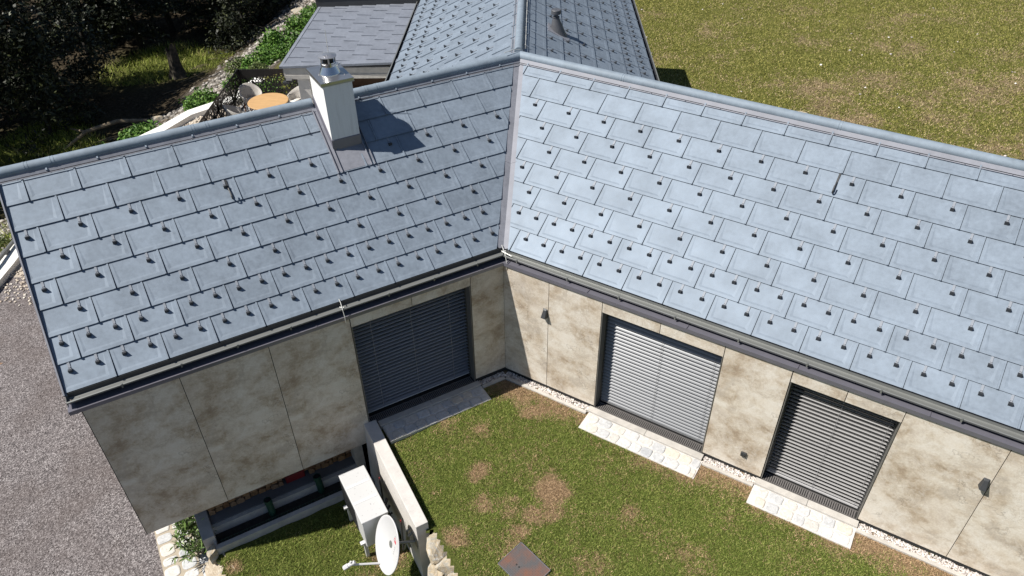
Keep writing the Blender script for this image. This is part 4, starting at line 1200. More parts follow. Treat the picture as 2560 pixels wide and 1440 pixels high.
pebbles('gravel', pts, (.007, .015), M_pebd, 3, 'loose pale chippings scattered on the driveway')
for i, (x, y, lab) in enumerate(((-12.02, 14.05, 'round rusty manhole cover in the driveway, the one farther from the camera'), (-12.19, 12.93, 'round rusty manhole cover in the driveway, the one nearer the camera'))):
    t = thing('manhole_cover', lab, 'manhole cover', (x, y, DZ), 'manhole covers in the driveway')
    mb = MB(); c = Vector((x, y, DZ)); mb.lathe(c, [(.285, -.01), (.285, .012), (.27, .014), (.0, .015)], 36)
    for k in range(-5, 6):
        for j in range(-5, 6):
            if k * k + j * j < 27 and k != 0: mb.box(fW, (x + k * .045 - .012, x + k * .045 + .012), (y + j * .045 - .016, y + j * .045 + .016), (DZ + .014, DZ + .020))
    build(mb, 'lid', M_cast, t)
    mb = MB(); mb.lathe(c, [(.30, -.01), (.30, .016), (.36, .016), (.36, -.01)], 36, 0, Z, False); build(mb, 'frame', M_cast, t)
# ------------------------------------------------------------------ white garden wall
mb = MB(); tops = [(y, x, z) for y, x, z in XB if 5 <= y <= 24.6]
rows = []
for i, (y, x, z) in enumerate(tops):
    y0, x0, _ = tops[max(0, i - 1)]; y1, x1, _ = tops[min(len(tops) - 1, i + 1)]
    d = Vector((x1 - x0, y1 - y0, 0)).normalized(); n = Vector((-d.y, d.x, 0)) * .14
    p = Vector((x, y, 0))
    n1 = n * .4; n2 = n * 2.5
    rows.append([p + n1 + Z * (z - 1.4), p + n1 + Z * z, p - n2 + Z * z, p - n2 + Z * (z - 1.4)])
mb.strip(rows, 0, True); mb.poly(rows[0]); mb.poly(rows[-1])
gw = build(mb, 'garden_wall', M_wallw, None, loc=Vector((-12.5, 19, -1.5)))
tag(gw, 'low white rendered garden wall bending round behind the house', 'wall')
mb = MB(); mb.tube([Vector((-13.70, 14.5, -1.44)), Vector((-13.66, 16.3, -1.42)), Vector((-13.60, 17.2, -1.33))], .05, 8)
mb.box(fW, (-13.76, -13.60), (16.6, 16.75), (-1.5, -1.40)); mb.box(fW, (-13.76, -13.60), (15.5, 15.65), (-1.5, -1.42))
tag(build(mb, 'handrail', M_gutter, None, loc=(-13.7, 15.5, -1.5)), 'pale metal rail lying along the left end of the white garden wall', 'rail')

# ------------------------------------------------------------------ terrain: meadow, rubble bank, forest floor
def ter(x, y):
    bx, bz = xb(y); s = bx - x
    n = noise.noise(Vector((x * .35, y * .35, 2))); n2 = noise.noise(Vector((x * 1.2, y * 1.2, 6)))
    if s > 0 or (y < 24.2 and s > -1.2):
        s = max(s, 0)
        if y < 24.2: bz = min(bz, wall_near(x, y)[1])
        zz = bz - .22 - .40 * min(s, 5.5) - .06 * max(0, s - 5.5)
        return zz + .25 * n * min(1, s / 3) + .10 * n2 * min(1, s / 2)
    far = max(0, y - 33)
    return -.012 + (.05 * n + .02 * n2) * (1 if y > 19 or x > 4 else 0) + .02 * far
def ter_in(x, y):
    bx, _ = xb(y)
    if x < bx - .02: return y > 24 or wall_near(x, y)[0] > .05
    P = Vector((x, y, 0)) - E0; a, oa, b, ob = P.dot(UA), P.dot(OA), P.dot(UB), P.dot(OB)
    if y < 23.2 and x < -8.45: return False
    if y > 18.5 and x > -8.45: return True
    return a > -2.6 and oa < .08 and ob < .08
def rubf(x, y):
    s = xb(y)[0] - x
    if s < 0: return 0.0
    return max(0, min(1, 1.25 - abs(s - 2.4) / 2.0 + .5 * noise.noise(Vector((x * .8, y * .8, 4)))))
def greenf(x, y):
    g = 0
    for cx, cy, r in ((-15.7, 32.6, 1.9), (-14.0, 32.6, 1.3), (-16.2, 23.6, 1.5), (-17.6, 25.2, 1.6), (-14.3, 19.6, 1.2), (-14.6, 17.0, 1.0)):
        g = max(g, math.exp(-((x - cx) ** 2 + (y - cy) ** 2) / r ** 2))
    return min(1, g * 1.4)
def mdry(x, y):
    d = .32 + .36 * noise.noise(Vector((x * .45, y * .45, 11))) + .22 * noise.noise(Vector((x * 1.5, y * 1.5, 13)))
    d += .30 * max(0, min(1, (x - 9) / 9)) * max(0, min(1, (29 - y) / 8)) + .16 * noise.noise(Vector((x * 5, y * 5, 19)))
    if x < 4 and y > 30: d += .3
    return d
at = {'rub': rubf, 'green': greenf, 'dry': mdry, 'mead': lambda x, y: 1.0 if x > xb(y)[0] else 0.0}
near = lambda x, y: -40 < x < 32 and 8 < y < 64
grid_sheet('terrain', lambda x, y: ter_in(x, y) and near(x, y), -40, 32, 8, 64, .35, ter, [M_floor], at)
tfar = grid_sheet('terrain', lambda x, y: ter_in(x, y) and not near(x, y) and (y > 8 or x < -14), -160, 160, -48, 240, 8.0, lambda x, y: ter(x, y) - .05, [M_floor], at)
def mreg(x, y):
    if x < 3.3 and y < 25: return False
    if x < xb(y)[0] + .3: return False
    P = Vector((x, y, 0)) - E0
    return P.dot(OB) < -5.2 and infr(Vector((x, y, 0)))
blades('meadow_grass', 480000, mreg, ter, mdry, M_mead, (.025, .06), (.009, .018), 12, 1.4, 'cropped dry meadow grass on the slope behind the house', -9, 24, 13, 37)
pts = []; rng = random.Random(9)
for i in range(110):
    x, y = rng.uniform(3.5, 23), rng.uniform(15, 36)
    if mreg(x, y): pts.append((x, y, ter(x, y) + .02))
pebbles('gravel', pts, (.02, .05), M_peb, 8, 'small pale stones scattered in the meadow')
def rock(name, c, r, label, seed, mat=None, group=None, sub=3, sq=.28):
    rr = random.Random(seed)
    bm = bmesh.new(); bmesh.ops.create_icosphere(bm, subdivisions=sub, radius=1.0)
    cuts = [(Vector((rr.gauss(0, 1), rr.gauss(0, 1), rr.gauss(0, .8))).normalized(), rr.uniform(.55, .85)) for _ in range(14)] + [(Z, rr.uniform(.45, .6))]
    for v in bm.verts:
        p = v.co.copy()
        for n, d in cuts:
            k = p.dot(n)
            if k > d: p -= n * (k - d) * .98
        p *= 1 + .10 * noise.noise(p * 2.3 + Vector((seed, 0, 0))) + .05 * noise.noise(p * 6 + Vector((0, seed, 0)))
        v.co = Vector((p.x * r[0], p.y * r[1], p.z * r[2]))
    ang = rr.uniform(-sq, sq)
    bmesh.ops.rotate(bm, verts=bm.verts, cent=(0, 0, 0), matrix=Matrix.Rotation(ang, 3, 'Z'))
    me = bpy.data.meshes.new(name); bm.to_mesh(me); bm.free(); me.materials.append(mat or M_rock)
    o = bpy.data.objects.new(name, me); COL.objects.link(o); o.location = c
    tag(o, label, 'rock', group)
    return o
for i, (a, o, z, r, lab) in enumerate((
        (-2.86, 2.86, -.20, (.20, .27, .24), 'grey-cream quarry stone against the end of the retaining wall, topmost of the dry stone edge'),
        (-3.04, 3.18, -.55, (.20, .42, .42), 'tall ochre-streaked quarry stone facing the lower lawn below the wall end'),
        (-2.82, 3.24, -.20, (.25, .17, .22), 'flat pale quarry stone lying across the dry stone edge'),
        (-2.86, 3.62, -.20, (.25, .23, .25), 'rounded blue-grey quarry stone at the bottom edge beside the lawn'),
        (-3.12, 3.68, -.66, (.20, .28, .42), 'white-flecked quarry stone at the bottom edge above the planks'))):
    rock('boulder', fA(a, o, z), r, lab, 40 + i, None, 'quarry stones of the dry stone edge')
for i, (a, o, z, r, lab) in enumerate((
        (-5.985, .36, -1.28, (.10, .19, .22), 'rough cream stone at the foot of the concrete fin wall'),
        (-5.98, .80, -1.50, (.17, .2, .22), 'weathered stone on the bank between lower lawn and cobbled path'),
        (-5.76, 1.18, -1.46, (.15, .18, .2), 'small pale stone at the bottom edge of the lower lawn'))):
    rock('boulder', fA(a, o, z), r, lab, 60 + i, None, 'stones along the cobbled path')
rock('boulder', (8.95, 21.3, .06), (.24, .2, .16), 'pale boulder lying in the meadow just behind the ridge', 71)
# earth bank between the lower lawn and the path
mb = MB(); rows = []
for i in range(14):
    o = .2 + i * .12; sh = max(0, o - .35) * .25
    rows.append([fA(-6.30 + sh, o, -1.9), fA(-6.14 + sh + .03 * math.sin(i * 2.1), o, -1.66), fA(-6.02 + sh + .02 * math.sin(i * 3.3), o, -1.42), fA(-5.86 + sh, o, -1.355), fA(-5.7 + sh, o, -1.40)])
mb.strip(rows); tag(build(mb, 'bank', mat_stone('earth_bank', [(.3, (.20, .15, .10)), (.5, (.40, .34, .26)), (.7, (.50, .46, .40))], 9), None, loc=fA(-6, .8, -1.6), recalc=False, smooth=True), kind='structure')
# planks by the retaining wall's end
for i, (da, lab) in enumerate(((0, 'weathered wooden plank leaning below the wall end, the upper of two'), (.11, 'weathered wooden plank leaning below the wall end, the lower of two'))):
    mb = MB(); p0 = fA(-3.30, 2.98 + da * 1.3, -1.02); p1 = fA(-2.98, 2.90 + da * 1.3, -.86); n = Vector((0, 0, .03)); s_ = OA * .03
    mb.prism([p0 - s_, p1 - s_, p1 + s_, p0 + s_], [p0 - s_ + n, p1 - s_ + n, p1 + s_ + n, p0 + s_ + n])
    tag(build(mb, 'wooden_plank', M_plank, None, loc=p0, bevel=.003), lab, 'plank', 'planks below the retaining wall end')

# ------------------------------------------------------------------ heat pump
HZ0, HZ1 = -.93, -.245
hp = thing('heat_pump', 'white heat pump outdoor unit standing on the lower lawn beside the retaining wall', 'heat pump', tuple(fA(-3.47, 1.3, LZ)))
ha0, ha1, ho0, ho1 = -3.705, -3.255, .735, 1.835
mb = MB(); mb.box(fA, (ha0, ha1), (ho0, ho1), (HZ0, HZ1)); build(mb, 'casing', M_white, hp, bevel=.022, bseg=3)
mb = MB(); mb.box(fA, (ha0 - .006, ha1 + .006), (ho0 - .006, ho1 + .006), (HZ1 - .03, HZ1 + .004)); lid = build(mb, 'top_panel', M_hp, hp, bevel=.012, bseg=3)
mb = MB()
for o in (ho0 + .30, ho0 + .66): mb.box(fA, (ha0 + .02, ha1 - .02), (o, o + .055), (HZ1 + .0045, HZ1 + .008))
build(mb, 'crease', plain('pale_grey_band', (.60, .60, .60), .45, 0, .03), lid)
mb = MB()
for k in range(26):
    z = HZ0 + .05 + k * .023; mb.box(fA, (ha0 - .012, ha0 - .004), (ho0 + .06, ho1 - .35), (z, z + .007))
for k in range(16):
    o = ho0 + .06 + k * .0453; mb.box(fA, (ha0 - .016, ha0 - .012), (o, o + .005), (HZ0 + .05, HZ1 - .06))
build(mb, 'fan_grille', M_anth, hp)
mb = MB(); mb.lathe(fA(ha0 - .001, ho0 + .40, (HZ0 + HZ1) / 2), [(.0, .0), (.29, .0), (.29, .004), (.0, .004)], 30, 0, -UA); build(mb, 'fan_opening', M_dark, hp, recalc=False)
mb = MB(); mb.box(fA, (ha0 + .22, ha1 - .03), (ho1 + .002, ho1 + .005), (HZ0 + .05, HZ0 + .17)); build(mb, 'rating_plate', plain('silver_plate', (.58, .58, .56), .4), hp)
mb = MB(); mb.box(fA, (ha1 + .002, ha1 + .02), (ho0 + .12, ho1 - .1), (HZ0 + .06, HZ1 - .07))
build(mb, 'coil_guard', M_gutter, hp)
for a, o in ((ha0 - .02, ho0 + .14), (ha0 - .02, ho1 - .14), (ha1 - .05, ho0 + .14), (ha1 - .05, ho1 - .14)):
    mb = MB(); mb.box(fA, (a, a + .06), (o - .03, o + .03), (LZ - .02, HZ0 - .002)); mb.box(fA, (a - .05, a + .06), (o - .035, o + .035), (HZ0 - .04, HZ0 - .004)); build(mb, 'foot', M_white, hp, bevel=.004)
mb = MB()
for k, (z, c) in enumerate(((-.75, 0), (-.82, 0), (-.9, 0))):
    mb.tube([fA(ha1 + .01, ho0 + .5 + k * .05, z), fA(ha1 + .1, ho0 + .55 + k * .06, z - .06), fA(-3.07, ho0 + .45 + k * .1, z - .05)], .03 - .006 * k, 8)
build(mb, 'coolant_pipe', M_anth, hp)
t = thing('pipe_duct', 'grey pipes and cables coming out of the retaining wall behind the heat pump', 'pipes', tuple(fA(-3.1, 1.9, -1.2)))
mb = MB()
mb.tube([fA(-3.02, 2.33, -.32), fA(-3.12, 2.34, -.36), fA(-3.13, 2.30, -.62), fA(-3.09, 2.22, -.85)], .022, 8)
mb.tube([fA(-3.03, 2.25, -.30), fA(-3.11, 2.26, -.34), fA(-3.12, 2.22, -.6), fA(-3.16, 2.12, -1.0)], .016, 8)
build(mb, 'grey_pipe', M_gutter, t)
mb = MB(); mb.tube([fA(-3.10, 1.95, -.5), fA(-3.12, 1.97, -.8), fA(-3.15, 2.0, -1.2)], .016, 8, 0); mb.tube([fA(-3.10, 1.94, -.46), fA(-3.10, 1.95, -.52)], .013, 8, 1); mb.tube([fA(-3.09, 1.0, -.40), fA(-3.09, 1.0, -.46)], .011, 8, 1)
mb.tube([fA(-3.09, 1.0, -.44), fA(-3.10, 1.02, -.9), fA(-3.14, 1.05, -1.3)], .014, 8, 2)
build(mb, 'cable', [M_anth, M_red, M_anth], t)
# ------------------------------------------------------------------ satellite dish
dc = fA(-3.50, 2.36, -.30); dn = Vector((-.84, -.40, .37)).normalized()
dish = thing('satellite_dish', 'white satellite dish on a short arm at the end of the retaining wall', 'satellite dish', tuple(fA(-3.1, 2.45, -.4)))
up_ = (Z - dn * Z.dot(dn)).normalized(); rt = up_.cross(dn)
mb = MB(); rows = []
def dp(r, t, back=0): return dc + rt * (.43 * r * math.cos(t)) + up_ * (.475 * r * math.sin(t)) + dn * (.075 * (r * r - 1) - back)
NR = 48
for r in (.02, .25, .5, .75, .93, 1.0): rows.append([dp(r, 2 * math.pi * k / NR) for k in range(NR)])
rows.append([dp(1.02, 2 * math.pi * k / NR, .004) for k in range(NR)])
rows.append([dp(1.02, 2 * math.pi * k / NR, .020) for k in range(NR)])
for r in (.95, .5, .02): rows.append([dp(r, 2 * math.pi * k / NR, .018) for k in range(NR)])
mb.strip(rows, 0, True); base = len(mb.v) - NR * len(rows); mb.f.append([base + k for k in range(NR)]); mb.m.append(0)
refl = build(mb, 'reflector', M_white, dish, smooth=True)
lg = MB()
for r, t0, w, h, mi in ((.50, .95, .030, .022, 0), (.52, 1.18, .014, .012, 0), (.42, .55, .012, .012, 1), (.40, .35, .012, .012, 1), (.42, 1.05, .05, .006, 1), (.62, 1.25, .010, .014, 1), (.38, .12, .012, .01, 1), (.40, -.1, .01, .01, 1)):
    p = dp(r, t0, -.003); lg.prism([p - rt * w - up_ * h, p + rt * w - up_ * h, p + rt * w + up_ * h, p - rt * w + up_ * h], [p - rt * w - up_ * h + dn * .002, p + rt * w - up_ * h + dn * .002, p + rt * w + up_ * h + dn * .002, p - rt * w + up_ * h + dn * .002], mi)
build(lg, 'emblem', [plain('emblem_red', (.45, .03, .05), .5), plain('emblem_grey', (.36, .36, .36), .5)], refl)
lnb = fA(-4.10, 2.20, -.60)
bot = dc - up_ * .44 + dn * -.03
mb = MB(); mb.tube([bot - (lnb - bot) * .05, bot.lerp(lnb, .95)], .018, 6); build(mb, 'feed_arm', M_white, dish)
dl = (dc - lnb).normalized()
mb = MB(); mb.tube([lnb - dl * .02, lnb + dl * .10], [.035, .032], 14); mb.tube([lnb - dl * .11 - Z * .01, lnb - dl * .02], [.042, .042], 6); mb.tube([lnb + Z * .02 + dl * .03, lnb + Z * .07 + dl * .03], .018, 8)
build(mb, 'receiver', M_white, dish, bevel=.005)
mb = MB(); back = dc - dn * .11
mb.tube([back + Z * .02, back - dn * .12, fA(-3.03, 2.46, -.42)], .024, 10); mb.box(fA, (-3.062, -3.035), (2.38, 2.54), (-.52, -.32)); mb.tube([back + up_ * .1, back - up_ * .12], .03, 8); mb.tube([dc - dn * .07, back], .06, 10)
build(mb, 'mount_arm', M_gutter, dish)

# ------------------------------------------------------------------ annex with the flat-pitched roof
an = thing('annex', 'low annex with a nearly flat grey metal tile roof beside the terrace', 'annex', (-4.2, 21, 0))
aD = -1.5893041078; UDx = Vector((math.cos(aD), math.sin(aD), 0)); VDx = Vector((-math.sin(aD), math.cos(aD), 0)) * math.cos(.03335) + Z * math.sin(.03335); NDx = UDx.cross(VDx)
ODx = Vector((-5.695379, 19.718672, 2.91193))
ml = tile_mesh(ODx, UDx, VDx, NDx, 0, 0, -7, 4, 8, [(ODx + UDx * 1.09, -UDx), (ODx + UDx * -3.36, UDx), (ODx + VDx * 2.95, -VDx)], False, None, TH, .020, .018)
ml.poly([ODx + UDx * u + VDx * v + NDx * -.008 for u, v in ((-3.5, -.02), (1.1, -.02), (1.1, 2.95), (-3.5, 2.95))], 1)
ar = build(ml, 'roof', [M_tile2, M_under], an, recalc=False)
def fD(u, v, h): return ODx + UDx * u + VDx * v + NDx * h
mb = MB(); mb.box(fD, (1.085, 1.30), (-.10, 2.95), (.006, .020)); mb.box(fD, (1.28, 1.30), (-.10, 2.95), (-.035, .006)); mb.box(fD, (-3.5, 1.30), (-.10, -.015), (-.03, .022))
build(mb, 'roof_edging', M_tile2, ar)
mb = MB(); mb.box(fD, (-3.50, -3.36), (-.15, 3.0), (-.03, .24)); mb.box(fD, (-3.52, -3.34), (-.16, 3.0), (.241, .262)); build(mb, 'parapet', M_anth, ar)
mb = MB(); mb.box(fW, (-5.74, -2.75), (18.46, 18.62), (2.60, 2.865)); mb.box(fW, (-5.70, -2.75), (18.44, 18.458), (2.585, 2.69)); mb.box(fW, (-5.74, -5.55), (18.62, 23.0), (2.60, 2.86)); build(mb, 'fascia', M_conc, an)
mb = MB(); mb.box(fW, (-5.44, -5.14), (18.50, 18.95), (-.3, 2.598)); build(mb, 'post', M_concl, an)
mb = MB(); mb.box(fW, (-5.138, -4.95), (18.62, 18.68), (0, 2.595)); 
for z in (1.2, 1.8, 2.3): mb.box(fW, (-5.12, -5.09), (18.59, 18.62), (z, z + .12), 1)
build(mb, 'door', [M_anth, M_steel2], an)
mb = MB(); mb.box(fW, (-4.94, -2.8), (19.5, 19.56), (0, 2.59)); mb.box(fW, (-4.94, -2.8), (19.2, 19.5), (0, 1.75), 1); mb.box(fW, (-4.94, -2.8), (22.9, 23.0), (0, 2.8)); build(mb, 'timber_lining', [M_darkw, M_darkw], an)
mb = MB(); mb.tube([Vector((-5.70, 18.43, 2.56)), Vector((-5.55, 18.43, 2.56))], .05, 6); mb.box(fW, (-5.78, -5.62), (18.35, 18.47), (2.49, 2.54)); mb.tube([Vector((-5.76, 18.5, 2.80)), Vector((-5.72, 18.45, 2.52))], .012, 6); mb.tube([Vector((-5.64, 18.5, 2.80)), Vector((-5.68, 18.45, 2.52))], .012, 6)
build(mb, 'floodlight', M_anth, an)

# ------------------------------------------------------------------ terrace
mb = MB()
mb.box(fW, (-8.62, -2.8), (16.5, 22.85), (-.25, .012))
tag(build(mb, 'terrace', M_pave, None, loc=(-7, 20, 0)), kind='structure')
t = thing('privacy_screen', 'dark perforated metal screen with tree-branch cut-outs around the terrace corner', 'screen', (-8.49, 22.7, 0))
SH = 1.17
def fS1(x, y, z): return Vector((-8.49 + y, 22.70 - x, z))      # runs towards the camera
def fS2(x, y, z): return Vector((-8.49 + x, 22.70 + y, z))      # back panel
for F, L, seed, nbr in ((fS1, 5.6, 3, 1), (fS2, 3.2, 8, 2)):
    mb = MB(); mb.box(F, (.03, L), (-.002, .002), (.02, SH - .05)); pn = build(mb, 'panel', M_perf, t)
    br = MB(); rr = random.Random(seed)
    br.box(F, (0, L), (-.007, .007), (SH - .055, SH)); br.box(F, (0, L), (-.006, .006), (.0, .06)); br.box(F, (0, .06), (-.007, .007), (0, SH))
    def strip_(p, q, w0, w1):
        w0 *= .85; w1 *= .85
        d = (q[0] - p[0], q[1] - p[1]); l = math.hypot(*d); n = (-d[1] / l, d[0] / l)
        pts2 = [(p[0] + n[0] * w0, p[1] + n[1] * w0), (q[0] + n[0] * w1, q[1] + n[1] * w1), (q[0] - n[0] * w1, q[1] - n[1] * w1), (p[0] - n[0] * w0, p[1] - n[1] * w0)]
        cl = lambda v, lo, hi: max(lo, min(hi, v))
        pts2 = [(cl(x, .0, L), cl(z, .0, SH)) for x, z in pts2]
        br.prism([F(x, -.0055, z) for x, z in pts2], [F(x, .0055, z) for x, z in pts2])
    def grow(p, ang, w, ln, dep):
        for k in range(3):
            q = (p[0] + math.cos(ang) * ln, p[1] + math.sin(ang) * ln); strip_(p, q, w, w * .8)
            if dep > 0 and k < 3:
                s = 1 if rr.random() > .5 else -1
                grow(q, ang + s * rr.uniform(.5, .95), w * .62, ln * .8, dep - 1)
            p = q; w *= .8; ang += rr.uniform(-.25, .25)
            if not (0 < p[0] < L and 0 < p[1] < SH): break
    if nbr == 1:
        grow((2.0, .0), 1.3, .12, .42, 2); grow((1.2, .0), 2.2, .10, .42, 2); grow((3.1, .0), 2.0, .13, .42, 2); grow((3.3, .0), 1.1, .09, .40, 2); grow((3.2, .1), 2.7, .10, .55, 2); grow((4.6, .0), 1.4, .07, .3, 1)
    else:
        grow((2.6, .0), 2.2, .07, .40, 2); strip_((.0, 1.0), (1.5, 1.10), .20, .06); strip_((.0, .55), (.5, .45), .14, .05); grow((2.5, .1), 1.0, .05, .4, 1)
    build(br, 'branch', M_screen, pn)
mb = MB(); mb.box(fW, (-8.52, -8.46), (22.67, 22.73), (0, SH + .005)); build(mb, 'corner_post', M_screen, t)
# round table
tc = Vector((-7.26, 21.28, 0))
tb_ = thing('garden_table', 'round teak garden table on the terrace', 'table', tuple(tc))
mb = MB(); mb.lathe(tc, [(.0, .705), (.585, .705), (.60, .715), (.60, .738), (.59, .745), (.0, .745)], 48); build(mb, 'tabletop', M_teak, tb_)
mb = MB()
for k in range(22):
    a = 2 * math.pi * k / 22; p = tc + Vector((math.cos(a), math.sin(a), 0)) * .27; q = tc + Vector((math.cos(a), math.sin(a), 0)) * .31
    mb.tube([p + Z * .03, q + Z * .704], .017, 6)
mb.lathe(tc, [(.34, .014), (.34, .05), (.0, .05)], 32); build(mb, 'slatted_base', M_teakd, tb_)
def chair(loc, ang, label):
    t = thing('wicker_chair', label, 'chair', tuple(loc), 'wicker chairs round the terrace table')
    c = Vector(loc)
    def W(x, y, z): return c + Vector((x * math.cos(ang) - y * math.sin(ang), x * math.sin(ang) + y * math.cos(ang), z))   # front is +x
    mb = MB(); rows = []
    for j, (zf, s) in enumerate(((0, .80), (.33, .90), (.7, .99), (1.0, 1.06))):
        row = []
        for i in range(25):
            th = math.pi + (i / 24 - .5) * 2 * 2.25
            k = max(0, math.cos(th - math.pi)) ** 1.0
            top = .60 + .27 * (0.5 + 0.5 * math.cos((th - math.pi) * 1.25))
            z = .36 + (top - .36) * zf
            row.append(W(.30 * s * math.cos(th) + .02, .31 * s * math.sin(th), z))
        rows.append(row)
    mb.strip(rows); o = build(mb, 'seat_shell', M_wick, t, smooth=True, recalc=False)
    so = o.modifiers.new('thick', 'SOLIDIFY'); so.thickness = .03; so.offset = 0
    mb = MB(); mb.lathe(W(.05, 0, 0), [(.0, .34), (.27, .34), (.28, .36), (.0, .37)], 24); build(mb, 'seat', M_wick, t)
    mb = MB(); mb.lathe(W(.05, 0, 0), [(.0, .372), (.25, .372), (.27, .40), (.25, .435), (.0, .445)], 24); build(mb, 'cushion', M_cush, t, smooth=True)
    for x, y in ((.22, .2), (.22, -.2), (-.16, .2), (-.16, -.2)):
        mb = MB(); mb.tube([W(x * 1.1, y * 1.15, .012), W(x, y, .345)], [.014, .02], 8); build(mb, 'leg', M_teakd, t)
for x, y, lab in ((-8.02, 22.08, 'pale wicker armchair behind the round table, in the screen corner'), (-6.52, 21.90, 'pale wicker armchair right of the round table, beside the concrete post'),
                  (-8.12, 20.78, 'pale wicker armchair left of the round table, nearest the branch screen'), (-6.62, 20.52, 'pale wicker armchair in front of the round table, mostly hidden by the ridge')):
    chair((x, y, .012), math.atan2(tc.y - y, tc.x - x), lab)

# ------------------------------------------------------------------ bank vegetation and rubble
rng = random.Random(31); pts = []
for i in range(8000):
    y = rng.uniform(15.5, 42); s = abs(rng.gauss(2.3, 1.25)); x = xb(y)[0] - .2 - s
    if rubf(x, y) < rng.random() * .9: continue
    p = (x, y, ter(x, y) + .02)
    if infr(Vector(p)): pts.append(p)
pebbles('rubble', pts, (.03, .10), M_rub, 5, 'grey rubble stones on the bank outside the garden wall', 'rubble', .75)
for i, (x, y, r, lab) in enumerate(((-12.8, 25.3, (.28, .22, .2), 'grey angular boulder on the shaded rubble bank'), (-10.1, 30.6, (.36, .3, .3), 'brown boulder between the green bushes on the bank'), (-14.9, 22.4, (.22, .2, .16), 'pale boulder at the forest edge near the fallen branch'), (-15.8, 21.3, (.18, .16, .12), 'small white boulder lying in the dark forest edge'), (-9.7, 35.5, (.4, .3, .25), 'pale boulder at the top of the rubble bank'))):
    rock('boulder', (x, y, ter(x, y) + r[2] * .4), r, lab, 80 + i, M_rock, 'boulders on the rubble bank')
def shrub_mesh(seed, n, size, leaf, mat):
    r = np.random.default_rng(seed)
    th = r.uniform(0, 6.28, n); rad = np.sqrt(r.uniform(0, 1, n)) * size; h = r.uniform(.05, 1, n) * size * .95 * np.sqrt(np.clip(1 - (rad / size) ** 2 * .85, .05, 1))
    cen = np.stack([rad * np.cos(th), rad * np.sin(th), h], 1)
    co = leaf_quads(r, cen, leaf * .9, 16, leaf, .8, 1.3)
    return co
sh_rng = random.Random(77)
SH_M = [(shrub_mesh(1, 120, .55, .085, None), M_leafy), (shrub_mesh(2, 90, .5, .07, None), M_leafo), (shrub_mesh(3, 150, .7, .10, None), M_leafy)]
sh_mesh = []
for co, m in SH_M:
    me = fast_mesh('foliage', co, np.arange(len(co)).reshape(-1, 4), [m], nper=4); sh_mesh.append(me)
st = MB()
for k in range(7): st.tube([Vector((0, 0, -.05)), Vector((math.cos(k) * .18, math.sin(k) * .18, .25)), Vector((math.cos(k) * .35, math.sin(k) * .35, .45))], [.02, .012, .005], 5)
stem_me = build(st, 'stem', M_bark).data
bpy.data.objects.remove([o for o in COL.objects if o.name.startswith('stem') and o.data == stem_me and o.parent is None][0])
SHR = [(-14.25, 17.6, .7, 1, 'low olive shrub at the left end of the white garden wall'), (-13.55, 19.4, .9, 0, 'green shrub just outside the bend of the white wall'), (-13.1, 20.35, 1.0, 1, 'olive-leaved shrub outside the white wall, beside the fresh green one'),
       (-12.35, 21.4, .9, 0, 'fresh green shrub outside the white wall near the gravel'), (-11.6, 22.3, 1.0, 2, 'leafy green shrub along the outside of the white wall'), (-12.2, 22.9, .9, 1, 'spindly olive shrub in front of the rubble'),
       (-10.9, 23.1, .9, 0, 'green shrub outside the white wall behind the perforated screen'), (-10.1, 24.2, .9, 2, 'green shrub behind the left screen panel'), (-9.5, 25.3, .9, 0, 'green shrub behind the screen corner'),
       (-10.3, 28.2, 1.25, 1, 'round pale shrub standing alone on the rubble bank'), (-9.3, 27.6, 1.0, 2, 'large bright green bush beyond the screen, left of the annex roof'), (-8.9, 28.9, 1.15, 2, 'tall bright green bush beside the annex roof'), (-8.3, 27.5, 1.0, 0, 'bright green bush close to the annex roof edge'),
       (-9.5, 30.2, 1.0, 1, 'olive shrub among the rubble beyond the bright bushes'), (-8.4, 31.0, 1.0, 2, 'bright green bush at the upper corner of the annex roof'), (-8.5, 33.6, 1.0, 0, 'green shrub far up the bank behind the annex'), (-8.0, 36.0, 1.1, 1, 'olive shrub at the far end of the bank'), (-7.3, 38.0, 1.2, 0, 'green shrub beyond the annex parapet'),
       (-12.75, 20.75, .6, 2, 'tiny green shrub tucked against the outer face of the white wall'), (-11.15, 22.9, .7, 0, 'small green shrub in front of the pale rubble, left of the screen'), (-9.9, 23.35, .75, 2, 'low green shrub right against the screen end of the white wall'), (-9.1, 26.4, .8, 1, 'small olive shrub between the rubble and the screen corner'), (-9.8, 26.9, .7, 0, 'small green shrub at the near edge of the rubble strip'),
       (-8.0, 23.6, .9, 0, 'green shrub seen through the back panel of the screen'), (-7.1, 24.4, .9, 1, 'olive shrub behind the back panel of the screen')]
for i, (x, y, sc, k, lab) in enumerate(SHR):
    if y < 24.6 and x < -9: x -= .42; y += .18
    t = thing('shrub', lab, 'shrub', (x, y, ter(x, y) - .03), 'shrubs on the bank'); t.scale = (sc, sc, sc * sh_rng.uniform(.85, 1.15)); t.rotation_euler = (0, 0, sh_rng.uniform(0, 6))
    for nm, me in (('foliage', sh_mesh[k]), ('stem', stem_me)):
        o = bpy.data.objects.new(nm, me); COL.objects.link(o); o.parent = t
# tall grass in the sunlit clearing
blades('clearing_grass', 26000, lambda x, y: greenf(x, y) > .25 and x < xb(y)[0] - .1 and infr(Vector((x, y, ter(x, y)))), ter, lambda x, y: .22 + .2 * noise.noise(Vector((x, y, 3))), M_clear, (.10, .30), (.008, .018), 15, 1.0, 'long sunlit grass in the forest clearing', -19, -11, 16, 37)
